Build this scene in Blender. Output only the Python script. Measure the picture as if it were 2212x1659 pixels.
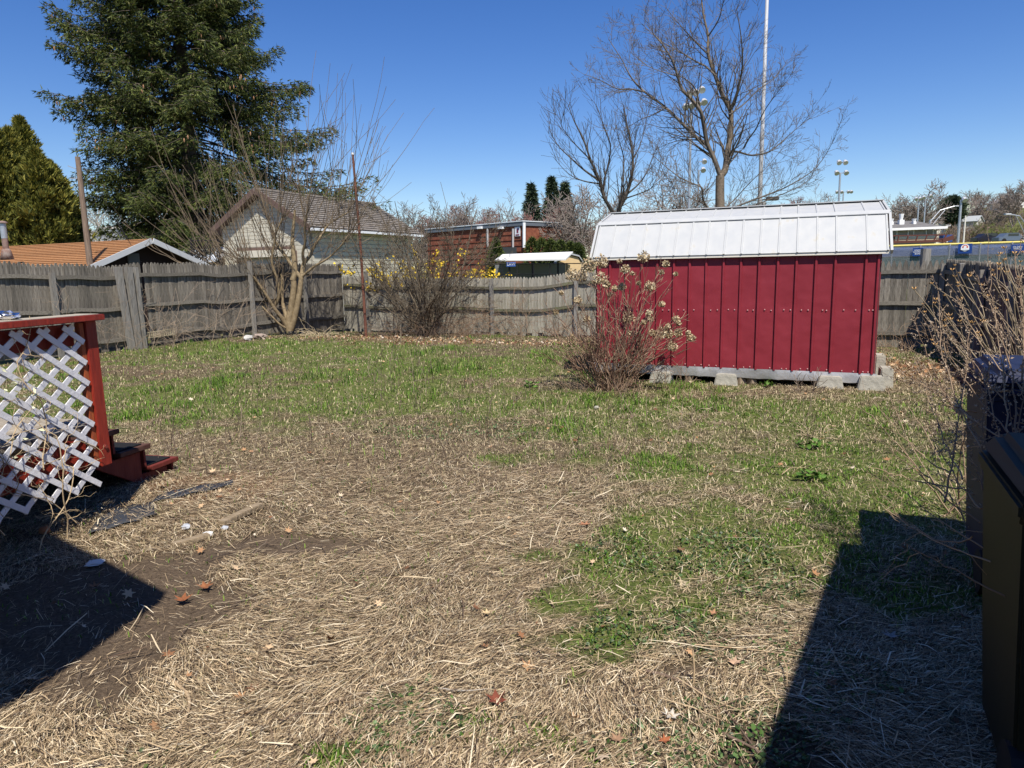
import bpy, bmesh, math, random
import numpy as np
from math import sin, cos, pi, radians, sqrt, atan2
from mathutils import Vector, Matrix
RNG = np.random.default_rng(7); random.seed(11)
for o in list(bpy.data.objects): bpy.data.objects.remove(o)
S = bpy.context.scene; COL = S.collection

# ------------------------------------------------------------------ camera, sky, sun, exposure
FPX, CX, CY, EYE = 1512.0, 1106.0, 829.5, 1.65
PITCH, ROLL = radians(9.35), radians(1.17)
F_ = np.array([0, cos(PITCH), -sin(PITCH)]); r0 = np.array([1.0, 0, 0]); u0 = np.cross(r0, F_)
R_ = cos(ROLL) * r0 - sin(ROLL) * u0; U_ = sin(ROLL) * r0 + cos(ROLL) * u0
cd = bpy.data.cameras.new('camera'); cam = bpy.data.objects.new('camera', cd); COL.objects.link(cam)
cam.matrix_world = Matrix(((R_[0], U_[0], -F_[0], 0), (R_[1], U_[1], -F_[1], 0), (R_[2], U_[2], -F_[2], EYE), (0, 0, 0, 1)))
cd.sensor_width = 36; cd.lens = 36 * FPX / 2212; cd.clip_start = 0.05; cd.clip_end = 3000
S.camera = cam
SUN_EL, SUN_AZ = radians(54), radians(180)
W = bpy.data.worlds.new('World'); S.world = W; W.use_nodes = True
wn = W.node_tree.nodes; wl = W.node_tree.links; wn.clear()
sky = wn.new('ShaderNodeTexSky'); sky.sky_type = 'NISHITA'; sky.sun_disc = False
sky.sun_elevation = SUN_EL; sky.sun_rotation = SUN_AZ
sky.air_density = 1.0; sky.dust_density = 0.15; sky.ozone_density = 3.0; sky.altitude = 100
hs = wn.new('ShaderNodeHueSaturation'); hs.inputs['Saturation'].default_value = 1.32; hs.inputs['Hue'].default_value = 0.516
bg = wn.new('ShaderNodeBackground'); bg.inputs[1].default_value = 0.088
wo = wn.new('ShaderNodeOutputWorld'); wl.new(sky.outputs[0], hs.inputs['Color']); wl.new(hs.outputs[0], bg.inputs[0]); wl.new(bg.outputs[0], wo.inputs[0])
sd = bpy.data.lights.new('sun', 'SUN'); sd.energy = 4.6; sd.angle = radians(0.53); sd.color = (1, 0.94, 0.84)
sun = bpy.data.objects.new('sun', sd); COL.objects.link(sun)
LDIR = Vector((-0.17, 0.66, -1.0)).normalized()          # the way the light travels
sun.rotation_euler = LDIR.to_track_quat('-Z', 'Y').to_euler(); sun.location = (0, -20, 40)
S.view_settings.view_transform = 'Standard'; S.view_settings.look = 'None'
S.view_settings.exposure = 0.54; S.view_settings.gamma = 1; S.view_settings.use_curve_mapping = False
S.render.engine = 'CYCLES'; S.cycles.max_bounces = 4; S.cycles.diffuse_bounces = 2
S.cycles.use_adaptive_sampling = True

# ------------------------------------------------------------------ measuring: sight lines of the survey photo -> points in the place
def ray(px, py): return F_ + R_ * ((px - CX) / FPX) + U_ * ((CY - py) / FPX)
def G(px, py, z=0.0):
    d = ray(px, py); return np.array([0, 0, EYE]) + d * ((z - EYE) / d[2])
def at(px, py, Y):
    d = ray(px, py); return np.array([0, 0, EYE]) + d * (Y / d[1])
def on_plane(px, py, P, d):
    r = ray(px, py); n = np.array([d[1], -d[0], 0.0]); P = np.array(P, float)
    return np.array([0, 0, EYE]) + r * (n @ (P - [0, 0, EYE])) / (n @ r)
TH = radians(25)
XD = np.array([cos(TH), -sin(TH), 0]); YD = np.array([sin(TH), cos(TH), 0]); ZD = np.array([0, 0, 1.0])
CORNER = np.array([-5.45, 23.05, 0])
def yard(a, b, z=0.0): return CORNER + XD * a + YD * b + ZD * z
def to_yard(x, y):
    dx = x - CORNER[0]; dy = y - CORNER[1]
    return dx * XD[0] + dy * XD[1], dx * YD[0] + dy * YD[1]

# ------------------------------------------------------------------ noise
_T = np.random.default_rng(5).random((256, 256))
def vnoise(x, y, f, seed=0):
    x = np.asarray(x, float) * f + seed * 17.3; y = np.asarray(y, float) * f + seed * 9.1
    xi = np.floor(x).astype(int); yi = np.floor(y).astype(int); fx = x - xi; fy = y - yi
    fx = fx * fx * (3 - 2 * fx); fy = fy * fy * (3 - 2 * fy)
    g = lambda i, j: _T[(xi + i) % 256, (yi + j) % 256]
    return (g(0, 0) * (1 - fx) + g(1, 0) * fx) * (1 - fy) + (g(0, 1) * (1 - fx) + g(1, 1) * fx) * fy
def fnoise(x, y, f, seed=0, o=3):
    s = 0; a = 1; t = 0
    for k in range(o): s = s + a * vnoise(x, y, f * 2 ** k, seed + k); t += a; a *= 0.5
    return s / t
def sstep(x, a, b):
    t = np.clip((np.asarray(x, float) - a) / (b - a), 0, 1); return t * t * (3 - 2 * t)

# ------------------------------------------------------------------ materials
MATS = {}
def mat(name, c, rough=0.85, c2=None, scale=6.0, stretch=(1, 1, 1), bump=0.0, island=0.0, objvar=0.0, metal=0.0, detail=6, spec=0.3,
        trans=0.0, c3=None, bscale=None, coord='Object', islandc=None):
    if name in MATS: return MATS[name]
    m = bpy.data.materials.new(name); m.use_nodes = True; N = m.node_tree.nodes; L = m.node_tree.links
    b = N['Principled BSDF']; b.inputs['Roughness'].default_value = rough; b.inputs['Metallic'].default_value = metal
    b.inputs['Specular IOR Level'].default_value = spec
    c = (*c, 1); out = None
    def rgb(col): n = N.new('ShaderNodeRGB'); n.outputs[0].default_value = col; return n.outputs[0]
    def mix(f, a, bb, typ='MIX'):
        n = N.new('ShaderNodeMix'); n.data_type = 'RGBA'; n.blend_type = typ
        if isinstance(f, float): n.inputs[0].default_value = f
        else: L.new(f, n.inputs[0])
        L.new(a, n.inputs[6]); L.new(bb, n.inputs[7]); return n.outputs[2]
    out = rgb(c)
    mp = None
    if c2 is not None or bump:
        tc = N.new('ShaderNodeTexCoord'); mp = N.new('ShaderNodeMapping'); mp.inputs['Scale'].default_value = stretch
        L.new(tc.outputs[coord], mp.inputs[0])
    if c2 is not None:
        nz = N.new('ShaderNodeTexNoise'); nz.inputs['Scale'].default_value = scale; nz.inputs['Detail'].default_value = detail
        nz.inputs['Roughness'].default_value = 0.65; L.new(mp.outputs[0], nz.inputs[0])
        cr = N.new('ShaderNodeMapRange'); cr.inputs[1].default_value = 0.35; cr.inputs[2].default_value = 0.65; L.new(nz.outputs[0], cr.inputs[0])
        out = mix(cr.outputs[0], out, rgb((*c2, 1)))
    if c3 is not None:
        nz3 = N.new('ShaderNodeTexNoise'); nz3.inputs['Scale'].default_value = scale * 0.23; nz3.inputs['Detail'].default_value = 4; L.new(mp.outputs[0], nz3.inputs[0])
        cr3 = N.new('ShaderNodeMapRange'); cr3.inputs[1].default_value = 0.5; cr3.inputs[2].default_value = 0.7; L.new(nz3.outputs[0], cr3.inputs[0])
        out = mix(cr3.outputs[0], out, rgb((*c3, 1)))
    def vary(src, amt, prev):
        mr = N.new('ShaderNodeMapRange'); mr.inputs[3].default_value = 1 - amt; mr.inputs[4].default_value = 1 + amt; L.new(src, mr.inputs[0])
        hs = N.new('ShaderNodeHueSaturation'); L.new(mr.outputs[0], hs.inputs['Value']); L.new(prev, hs.inputs['Color']); return hs.outputs[0]
    if islandc is not None:
        ge = N.new('ShaderNodeNewGeometry'); ramp = N.new('ShaderNodeValToRGB'); el = ramp.color_ramp.elements
        ramp.color_ramp.interpolation = 'LINEAR'
        for i, (p, cc) in enumerate(islandc):
            e = el[i] if i < 2 else el.new(p)
            e.position = p; e.color = (*cc, 1)
        L.new(ge.outputs['Random Per Island'], ramp.inputs[0]); out = ramp.outputs[0]
    if island:
        ge = N.new('ShaderNodeNewGeometry'); out = vary(ge.outputs['Random Per Island'], island, out)
    if objvar:
        oi = N.new('ShaderNodeObjectInfo'); out = vary(oi.outputs['Random'], objvar, out)
    L.new(out, b.inputs['Base Color'])
    if bump:
        nb = N.new('ShaderNodeTexNoise'); nb.inputs['Scale'].default_value = bscale or scale * 2; nb.inputs['Detail'].default_value = 5; L.new(mp.outputs[0], nb.inputs[0])
        bp = N.new('ShaderNodeBump'); bp.inputs['Strength'].default_value = min(1, bump); bp.inputs['Distance'].default_value = 0.02
        L.new(nb.outputs[0], bp.inputs['Height']); L.new(bp.outputs[0], b.inputs['Normal'])
    if trans:
        tr = N.new('ShaderNodeBsdfTranslucent'); L.new(out, tr.inputs[0]); ms = N.new('ShaderNodeMixShader'); ms.inputs[0].default_value = trans
        L.new(b.outputs[0], ms.inputs[1]); L.new(tr.outputs[0], ms.inputs[2]); L.new(ms.outputs[0], N['Material Output'].inputs[0])
    MATS[name] = m; return m

# ------------------------------------------------------------------ mesh building
def np_mesh(name, V, Fs, mats, midx=None, smooth=False):
    """V (n,3); Fs: list of (m,k) int arrays"""
    me = bpy.data.meshes.new(name); V = np.asarray(V, np.float32)
    me.vertices.add(len(V)); me.vertices.foreach_set('co', V.ravel())
    nl = sum(f.size for f in Fs); npoly = sum(len(f) for f in Fs)
    me.loops.add(nl); me.polygons.add(npoly)
    me.loops.foreach_set('vertex_index', np.concatenate([f.ravel() for f in Fs]).astype(np.int32))
    tot = np.concatenate([np.full(len(f), f.shape[1]) for f in Fs]); st = np.concatenate([[0], np.cumsum(tot)[:-1]])
    me.polygons.foreach_set('loop_start', st.astype(np.int32)); me.polygons.foreach_set('loop_total', tot.astype(np.int32))
    for m in (mats if isinstance(mats, (list, tuple)) else [mats]): me.materials.append(m)
    if midx is not None: me.polygons.foreach_set('material_index', np.asarray(midx, np.int32))
    if smooth: me.polygons.foreach_set('use_smooth', np.ones(npoly, bool))
    me.update(calc_edges=True); return me
def link(name, me, parent=None, loc=None):
    o = bpy.data.objects.new(name, me); COL.objects.link(o)
    if parent is not None: o.parent = parent
    if loc is not None: o.location = loc
    return o
def tag(o, label=None, cat=None, group=None, kind=None):
    if label: o['label'] = label
    if cat: o['category'] = cat
    if group: o['group'] = group
    if kind: o['kind'] = kind
    return o
def thing(name, label, cat, loc=(0, 0, 0), group=None, rz=0.0):
    o = bpy.data.objects.new(name, None); COL.objects.link(o); o.location = loc; o.rotation_euler = (0, 0, rz)
    o.empty_display_size = 0.2
    return tag(o, label, cat, group)
class MB:
    """collects shapes in the parent's own coordinates, builds one mesh"""
    def __init__(s): s.v = []; s.f = []; s.n = 0; s.m = []
    def add(s, V, F, mi=0):
        s.v += [tuple(map(float, p)) for p in V]; s.f += [tuple(i + s.n for i in q) for q in F]; s.m += [mi] * len(F); s.n += len(V)
    def box(s, c, dx, dy, dz, ax=(1, 0, 0), ay=(0, 1, 0), az=(0, 0, 1), mi=0, top=1.0):
        c = np.array(c, float); ax = np.array(ax, float); ay = np.array(ay, float); az = np.array(az, float); V = []
        for z in (-.5, .5):
            k = top if z > 0 else 1.0
            for x, y in ((-.5, -.5), (.5, -.5), (.5, .5), (-.5, .5)): V.append(c + ax * dx * x * k + ay * dy * y * k + az * dz * z)
        s.add(V, [(0, 3, 2, 1), (4, 5, 6, 7), (0, 1, 5, 4), (1, 2, 6, 5), (2, 3, 7, 6), (3, 0, 4, 7)], mi); return s
    def bar(s, a, b, w, h, up=(0, 0, 1), mi=0):
        a = np.array(a, float); b = np.array(b, float); d = b - a; L = np.linalg.norm(d); d /= L; up = np.array(up, float)
        sd_ = np.cross(d, up); sd_ /= np.linalg.norm(sd_) + 1e-9; uu = np.cross(sd_, d)
        return s.box((a + b) / 2, L, w, h, d, sd_, uu, mi)
    def tube(s, pts, rad, k=8, mi=0, cap=True):
        pts = [np.array(p, float) for p in pts]
        if not isinstance(rad, (list, tuple, np.ndarray)): rad = [rad] * len(pts)
        V = []; F = []; ref = None
        for i, p in enumerate(pts):
            d = pts[min(i + 1, len(pts) - 1)] - pts[max(i - 1, 0)]; d = d / (np.linalg.norm(d) + 1e-9)
            if ref is None: ref = np.cross(d, [0, 0, 1] if abs(d[2]) < .9 else [1, 0, 0])
            a = ref - d * (ref @ d); a /= np.linalg.norm(a) + 1e-9; b = np.cross(d, a); ref = a
            for j in range(k): t = 2 * pi * j / k; V.append(p + (a * cos(t) + b * sin(t)) * rad[i])
        for i in range(len(pts) - 1):
            for j in range(k): F.append((i * k + j, i * k + (j + 1) % k, (i + 1) * k + (j + 1) % k, (i + 1) * k + j))
        if cap: F.append(tuple(range(k - 1, -1, -1))); F.append(tuple((len(pts) - 1) * k + j for j in range(k)))
        s.add(V, F, mi); return s
    def prism(s, poly, off, mi=0):
        """poly: list of 3D points (planar), extruded by vector off"""
        n = len(poly); off = np.array(off, float); V = [np.array(p, float) for p in poly] + [np.array(p, float) + off for p in poly]
        F = [tuple(range(n - 1, -1, -1)), tuple(range(n, 2 * n))] + [(i, (i + 1) % n, n + (i + 1) % n, n + i) for i in range(n)]
        s.add(V, F, mi); return s
    def mesh(s, name, mats, smooth=False, bevel=0.0):
        me = bpy.data.meshes.new(name); me.from_pydata(s.v, [], s.f)
        for m in (mats if isinstance(mats, (list, tuple)) else [mats]): me.materials.append(m)
        me.polygons.foreach_set('material_index', s.m)
        bm = bmesh.new(); bm.from_mesh(me); bmesh.ops.recalc_face_normals(bm, faces=bm.faces)
        if bevel: bmesh.ops.bevel(bm, geom=list(bm.edges), offset=bevel, segments=2, affect='EDGES', clamp_overlap=True)
        bm.to_mesh(me); bm.free()
        if smooth: me.polygons.foreach_set('use_smooth', [True] * len(me.polygons))
        me.update(); return me
    def build(s, name, mats, parent=None, smooth=False, bevel=0.0, loc=None): return link(name, s.mesh(name, mats, smooth, bevel), parent, loc)
class Lines:
    """thin 3-sided tubes along polylines, vectorised"""
    def __init__(s): s.b = {}
    def add(s, pts, rad):
        k = len(pts)
        if k < 2: return
        s.b.setdefault(k, ([], []))[0].append(pts); s.b[k][1].append(rad)
    def arrays(s, sides=3):
        VV = []; FF = []; n0 = 0
        for k, (P, Rr) in s.b.items():
            P = np.array(P, float); Rr = np.array(Rr, float); n = len(P)
            D = np.empty_like(P); D[:, 1:-1] = P[:, 2:] - P[:, :-2]; D[:, 0] = P[:, 1] - P[:, 0]; D[:, -1] = P[:, -1] - P[:, -2]
            D /= np.linalg.norm(D, axis=2, keepdims=True) + 1e-9
            ref = np.where(np.abs(D[:, :1, 2:3]) > .9, np.array([1., 0, 0]), np.array([0, 0, 1.]))
            A = np.cross(D, np.broadcast_to(ref, D.shape)); A /= np.linalg.norm(A, axis=2, keepdims=True) + 1e-9; B = np.cross(D, A)
            V = np.stack([P + (A * cos(2 * pi * j / sides) + B * sin(2 * pi * j / sides)) * Rr[..., None] for j in range(sides)], 2)  # n,k,s,3
            base = np.arange(n)[:, None, None] * (k * sides) + n0
            i = np.arange(k - 1)[None, :, None]; j = np.arange(sides)[None, None, :]; j2 = (j + 1) % sides
            F = np.stack([base + i * sides + j, base + i * sides + j2, base + (i + 1) * sides + j2, base + (i + 1) * sides + j], -1).reshape(-1, 4)
            VV.append(V.reshape(-1, 3)); FF.append(F); n0 += n * k * sides
        return np.concatenate(VV), [np.concatenate(FF)]
    def build(s, name, m, parent=None, sides=3, loc=None):
        V, F = s.arrays(sides); return link(name, np_mesh(name, V, F, m, smooth=True), parent, loc)

# ------------------------------------------------------------------ terrain
def hgt(x, y):
    x = np.asarray(x, float); y = np.asarray(y, float); a, b = to_yard(x, y)
    z = -0.28 * sstep(b, -5.5, 0.2) - 0.07 * sstep(a, 9, 16) * sstep(b, -6, 0)
    near = 1 - sstep(np.hypot(x, y - 10), 20, 30)
    z = z + near * (0.05 * (fnoise(x, y, 0.7, 3) - 0.5) + 0.025 * (fnoise(x, y, 3.1, 8) - 0.5))
    z = z + 3.9 * sstep(y, 60, 92) * sstep(x, 22, 40)
    z = z + 20 * sstep(x, 60, 210) * sstep(y, 110, 300)
    return z
patches = []   # (centre x,y, rx, ry, what, strength)
def patch(px, py, rx, ry, what, st=1.0): p = G(px, py); patches.append((p[0], p[1], rx, ry, what, st))
# straw mat
for p in ((150, 1500, 1.2, 1.0), (500, 1350, 1.6, 1.3), (700, 1500, 1.0, .8), (900, 1100, 1.7, 1.4), (600, 1080, 2.0, 1.3), (1150, 1120, .8, 1.3), (380, 1200, 1.3, 1.2), (700, 1000, 2, .8), (1000, 1050, 1.2, .9),
          (900, 1350, .8, .9), (1050, 1250, .5, .6), (600, 1640, 1.3, .5), (1000, 1640, .5, .25)): patch(*p, 'straw')
for p in ((1200, 1230, .55, .5), (1350, 1300, .7, .6), (960, 1320, .25, .25), (1600, 1150, 1.0, 1.0), (1500, 1000, 1.5, 1.2), (1650, 900, 2.0, 1.0), (1250, 1400, .5, .35), (1080, 1600, .4, .3),
          (700, 870, 3, 1.6), (350, 860, 2.5, 1.5), (1000, 790, 3, 2.0), (600, 760, 3.5, 2.5), (1150, 880, 2.0, 1.2), (1300, 930, 1.2, .8), (900, 1160, .18, .15), (1100, 980, .7, .5), (1750, 1020, 1.2, 1.3), (700, 1640, .5, .15), (1340, 1030, .3, .3)): patch(*p, 'green')
for p in ((1500, 1350, .5, .5), (1640, 1400, .45, .7), (1600, 1230, .6, .6), (1620, 1550, .5, .35), (900, 1560, .25, .3), (1450, 1600, .4, .25), (1000, 930, 1.0, .5), (870, 1560, .3, .15)): patch(*p, 'ivy')
for p in ((600, 1180, .55, .22), (280, 1400, .35, .45), (200, 1300, .9, .8), (450, 1210, .3, .2), (1680, 1640, .25, .3), (1480, 1450, .2, .12)): patch(*p, 'soil')
for p in ((800, 1055, .8, .45), (950, 925, 1.1, .6), (620, 1110, .6, .3)): patch(*p, 'dark')
for p in ((830, 722, 2.2, 1.3), (1000, 735, 2.2, 1.0), (1200, 735, 2, 1.2), (1930, 790, .8, 2.4), (450, 1060, .6, .4)): patch(*p, 'leaf')
def field(x, y, what):
    s = np.zeros_like(np.asarray(x, float))
    for px, py, rx, ry, w, st in patches:
        if w == what: s = np.maximum(s, st * np.exp(-(((x - px) / rx) ** 2 + ((y - py) / ry) ** 2) * 0.9))
    return s
def covers(x, y):
    n1 = fnoise(x, y, 0.9, 21); n2 = fnoise(x, y, 2.7, 31, 4); n = 0.5 * n1 + 0.5 * n2
    dist = np.hypot(x, y)
    gr = np.clip(field(x, y, 'green') * 1.15 + 0.25 * sstep(y, 5, 9) + 0.18 * sstep(x, 0.2, 1.0), 0, 1.2)
    st = np.clip(field(x, y, 'straw') * 1.25, 0, 1.2)
    n3 = fnoise(x, y, 6.5, 91, 2); g = .92 * sstep(gr * .80 - 0.62 * st + (n - 0.5) * 2.5 + (n3 - .5) * 1.1, 0.06, 0.80)
    soil = sstep(field(x, y, 'soil') + (n2 - .5) * .9, .35, .7)
    ivy = sstep(field(x, y, 'ivy') + (n2 - .5) * 1.6, .42, .75)
    dark = sstep(field(x, y, 'dark') + (n2 - .5) * 1.2, .4, .8)
    leaf = sstep(field(x, y, 'leaf') + (n2 - .5), .3, .7)
    g = g * (1 - soil) * (1 - .75 * leaf) * (1 - .5 * dark); s = np.clip(np.maximum(1 - g, 0.12), 0, 1) * (1 - 0.93 * soil)
    return g, s, ivy, soil, dark, leaf
def axis(lo, hi, step, far, k=1.25):
    c = list(np.arange(lo, hi, step)); s = step; a = lo; L = []
    while a > -far: s *= k; a -= s; L.append(a)
    s = step; a = c[-1]; R = []
    while a < far: s *= k; a += s; R.append(a)
    return np.array(L[::-1] + c + R)
xs = axis(-11, 11, 0.11, 700, 1.16); ys = axis(1.0, 25, 0.11, 700, 1.16)
X, Y = np.meshgrid(xs, ys); Z = hgt(X, Y); nx, ny = len(xs), len(ys)
idx = np.arange(nx * ny).reshape(ny, nx)
Fq = np.stack([idx[:-1, :-1], idx[:-1, 1:], idx[1:, 1:], idx[1:, :-1]], -1).reshape(-1, 4)
gm = bpy.data.materials.new('yard_soil_and_turf'); gm.use_nodes = True
N = gm.node_tree.nodes; L = gm.node_tree.links; b = N['Principled BSDF']; b.inputs['Roughness'].default_value = .95; b.inputs['Specular IOR Level'].default_value = .15
at_ = N.new('ShaderNodeAttribute'); at_.attribute_name = 'cover'; tc = N.new('ShaderNodeTexCoord')
def nz(scale, det=8, rough=.7):
    n = N.new('ShaderNodeTexNoise'); n.inputs['Scale'].default_value = scale; n.inputs['Detail'].default_value = det; n.inputs['Roughness'].default_value = rough; L.new(tc.outputs['Object'], n.inputs[0]); return n.outputs[0]
def rampn(src, st):
    r = N.new('ShaderNodeValToRGB'); e = r.color_ramp.elements
    for i, (p, c) in enumerate(st):
        q = e[i] if i < 2 else e.new(p)
        q.position = p; q.color = (*c, 1)
    L.new(src, r.inputs[0]); return r.outputs[0]
def mixn(f, a, bb):
    n = N.new('ShaderNodeMix'); n.data_type = 'RGBA'; L.new(f, n.inputs[0]); L.new(a, n.inputs[6]); L.new(bb, n.inputs[7]); return n.outputs[2]
straw_c = rampn(nz(38), [(.3, (.035, .025, .018)), (.5, (.12, .085, .052)), (.64, (.27, .20, .12)), (.78, (.42, .33, .20))])
turf_c = rampn(nz(22, 10, .75), [(.3, (.035, .04, .015)), (.43, (.07, .10, .02)), (.54, (.13, .165, .035)), (.62, (.22, .20, .08)), (.74, (.36, .30, .16))])
soil_c = rampn(nz(60), [(.3, (.06, .042, .028)), (.6, (.15, .11, .075)), (.8, (.28, .24, .18))])
sepr = N.new('ShaderNodeSeparateColor'); L.new(at_.outputs['Color'], sepr.inputs[0])
c_ = mixn(sepr.outputs[0], straw_c, turf_c); c_ = mixn(sepr.outputs[1], c_, soil_c)
leaf_c = rampn(nz(26), [(.3, (.05, .028, .015)), (.5, (.16, .085, .045)), (.7, (.33, .21, .12))])
c_ = mixn(sepr.outputs[2], c_, leaf_c); L.new(c_, b.inputs['Base Color'])
bp = N.new('ShaderNodeBump'); bp.inputs['Strength'].default_value = .8; bp.inputs['Distance'].default_value = .03; L.new(nz(45, 6), bp.inputs['Height']); L.new(bp.outputs[0], b.inputs['Normal'])
me = np_mesh('ground', np.stack([X.ravel(), Y.ravel(), Z.ravel()], 1), [Fq], gm, smooth=True)
g_, s_, iv_, so_, dk_, lf_ = covers(X.ravel(), Y.ravel())
far_ = sstep(np.hypot(X.ravel(), Y.ravel()), 22, 30); g_ = g_ * (1 - far_) + .75 * far_
ca = me.color_attributes.new('cover', 'FLOAT_COLOR', 'POINT')
ca.data.foreach_set('color', np.stack([g_, so_, lf_, np.ones_like(g_)], 1).astype(np.float32).ravel())
tag(link('ground', me), kind='structure')

# ------------------------------------------------------------------ ground cover (nobody could count it)
def scatter(n, ylo, yhi, dens_pow=1.0, wide=0.80):
    """points inside the yard, denser towards the near edge"""
    u = RNG.random(n); y = ylo * (yhi / ylo) ** (u ** dens_pow)
    x = (RNG.random(n) * 2 - 1) * (y * wide + 0.6)
    a, bq = to_yard(x, y); k = (a > 0.05) & (a < 16.8) & (bq < -0.1)
    return x[k], y[k]
def strips(x, y, z, ang, tilt, Lh, w, bend):
    """bent two-segment strips lying about"""
    n = len(x); d = np.stack([np.cos(ang) * np.cos(tilt), np.sin(ang) * np.cos(tilt), np.sin(tilt)], 1)
    sdv = np.stack([-np.sin(ang), np.cos(ang), RNG.normal(0, .35, n)], 1); sdv /= np.linalg.norm(sdv, axis=1, keepdims=True)
    c = np.stack([x, y, z], 1); L_ = Lh[:, None]; wv = sdv * w[:, None]; bn = (sdv * RNG.normal(0, 1, (n, 1)) * .6 + [0, 0, 1]) * bend[:, None]
    P = np.stack([c - d * L_ - wv * .7, c - d * L_ + wv * .7, c + bn - wv, c + bn + wv, c + d * L_ - wv * .5, c + d * L_ + wv * .5], 1).reshape(-1, 3)
    b0 = np.arange(n)[:, None] * 6; F = np.concatenate([b0 + [0, 1, 3, 2], b0 + [2, 3, 5, 4]])
    return P, [F]
def blades(x, y, z, H, w, lean, ang):
    n = len(x); d = np.stack([np.cos(ang), np.sin(ang), np.zeros(n)], 1); sdv = np.stack([-np.sin(ang), np.cos(ang), np.zeros(n)], 1) * w[:, None]
    c = np.stack([x, y, z], 1); m = c + d * (lean * H * .35)[:, None]; m[:, 2] += H * .6; t = c + d * (lean * H)[:, None]; t[:, 2] += H * (1 - .35 * lean)
    P = np.stack([c - sdv, c + sdv, m - sdv * .8, m + sdv * .8, t], 1).reshape(-1, 3); b0 = np.arange(n)[:, None] * 5
    return P, [b0 + [0, 1, 3, 2], b0 + [2, 3, 4]]
straw_m = mat('dry_straw', (.5, .4, .25), .8, islandc=[(0, (.03, .021, .016)), (.16, (.13, .088, .055)), (.36, (.28, .20, .12)), (.6, (.47, .35, .21)), (.84, (.62, .49, .32)), (1, (.78, .68, .50))], spec=.25)
grass_m = mat('green_grass', (.1, .16, .04), .7, islandc=[(0, (.035, .075, .012)), (.35, (.085, .17, .018)), (.7, (.15, .28, .028)), (.92, (.25, .36, .06)), (1, (.46, .41, .2))], trans=.3, spec=.3)
tan_m = mat('withered_grass', (.3, .26, .15), .85, islandc=[(0, (.05, .045, .024)), (.35, (.16, .135, .07)), (.7, (.34, .28, .16)), (1, (.58, .48, .31))])
# straw
x, y = scatter(470000, 1.75, 10.5, .95, .82); g, s, iv, so, dk, lf = covers(x, y)
k = RNG.random(len(x)) < s * (1 - .55 * g) * (1 - .5 * dk); x, y, g = x[k], y[k], g[k]; n = len(x)
flow = (fnoise(x, y, .55, 44, 2) - .5) * 5.0 + 0.15; ang = flow + (fnoise(x, y, 2.6, 47, 2) - .5) * 2.6 + np.where(RNG.random(n) < .25, RNG.normal(0, 1.3, n), RNG.normal(0, .42, n))
Lh = RNG.gamma(2.2, .013, n) * (1 + .05 * y) * .62 + .008; w = (.00045 + .0013 * RNG.random(n) ** 2.2) * (1 + .11 * y)
P, Fs = strips(x, y, hgt(x, y) + .004 + RNG.random(n) ** 2 * .028, ang, RNG.normal(0, .16, n), Lh, w, RNG.normal(0, .006, n))
fr_b = np.nonzero((y > 2.9) & (y <= 5.5))[0][:, None] * 6; nr_b = np.nonzero(y <= 2.9)[0][:, None] * 6      # far straws need no bend
Fs = [np.concatenate([nr_b + [0, 1, 3, 2], nr_b + [2, 3, 5, 4], fr_b + [0, 1, 5, 4]]), np.nonzero(y > 5.5)[0][:, None] * 6 + [0, 1, 5]]
tag(link('straw_litter', np_mesh('straw', P, Fs, straw_m)), kind='stuff')
# clumps of thicker pale straw
x, y = scatter(3600, 1.8, 14, .9); g, s, iv, so, dk, lf = covers(x, y); k = RNG.random(len(x)) < (s * .7 + .12); x, y = x[k], y[k]; n = len(x)
P, Fs = strips(x, y, hgt(x, y) + .018 + RNG.random(n) * .03, (fnoise(x, y, .55, 44, 2) - .5) * 5 + RNG.normal(0, .9, n), RNG.normal(0, .12, n), RNG.gamma(2.5, .022, n) + .02, .0013 + .0024 * RNG.random(n) ** 2, RNG.normal(0, .012, n))
tag(link('straw_stalks', np_mesh('straw_stalks', P, Fs, mat('pale_stalks', (.5, .4, .25), .75, islandc=[(0, (.08, .05, .035)), (.35, (.28, .20, .12)), (.65, (.55, .43, .27)), (1, (.75, .66, .48))]))), kind='stuff')
# green grass in tufts
x, y = scatter(330000, 1.8, 23, .72); g, s, iv, so, dk, lf = covers(x, y); tuft = fnoise(x, y, 5.0, 61, 2)
tb = fnoise(x, y, 1.9, 66, 3); k = RNG.random(len(x)) < g * sstep(tuft, .38, .62) * (.25 + .9 * sstep(tb, .40, .60)) * 1.1 + .03 * (y > 3); x, y, tuft, g = x[k], y[k], tuft[k], g[k]; n = len(x)
big = sstep(fnoise(x, y, 1.2, 71, 2), .5, .7); H_ = (.012 + .030 * RNG.random(n)) * (1 + big * 1.8 * sstep(y, 4.5, 7)) * (1 + .35 * sstep(y, 6, 10)) * (1 + .4 * (tuft - .4))
P, Fs = blades(x, y, hgt(x, y) - .003, H_, (.0014 + .0011 * RNG.random(n)) * (1 + .13 * y), np.abs(RNG.normal(.7, .4, n)), RNG.random(n) * 2 * pi)
tag(link('green_grass', np_mesh('green_grass', P, Fs, grass_m)), kind='stuff')
# withered short grass
x, y = scatter(260000, 1.9, 23, .75); g, s, iv, so, dk, lf = covers(x, y); k = (RNG.random(len(x)) < (.30 + .6 * (x > .5) + .5 * (y > 6)) * (1 - so) * (1 - .45 * g)); x, y = x[k], y[k]; n = len(x)
P, Fs = blades(x, y, hgt(x, y) - .004, .015 + .035 * RNG.random(n) * (1 + .4 * sstep(y, 5, 9)), (.0012 + .001 * RNG.random(n)) * (1 + .14 * y), np.abs(RNG.normal(1.2, .6, n)), RNG.random(n) * 2 * pi)
tag(link('withered_grass', np_mesh('withered_grass', P, Fs, tan_m)), kind='stuff')
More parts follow.
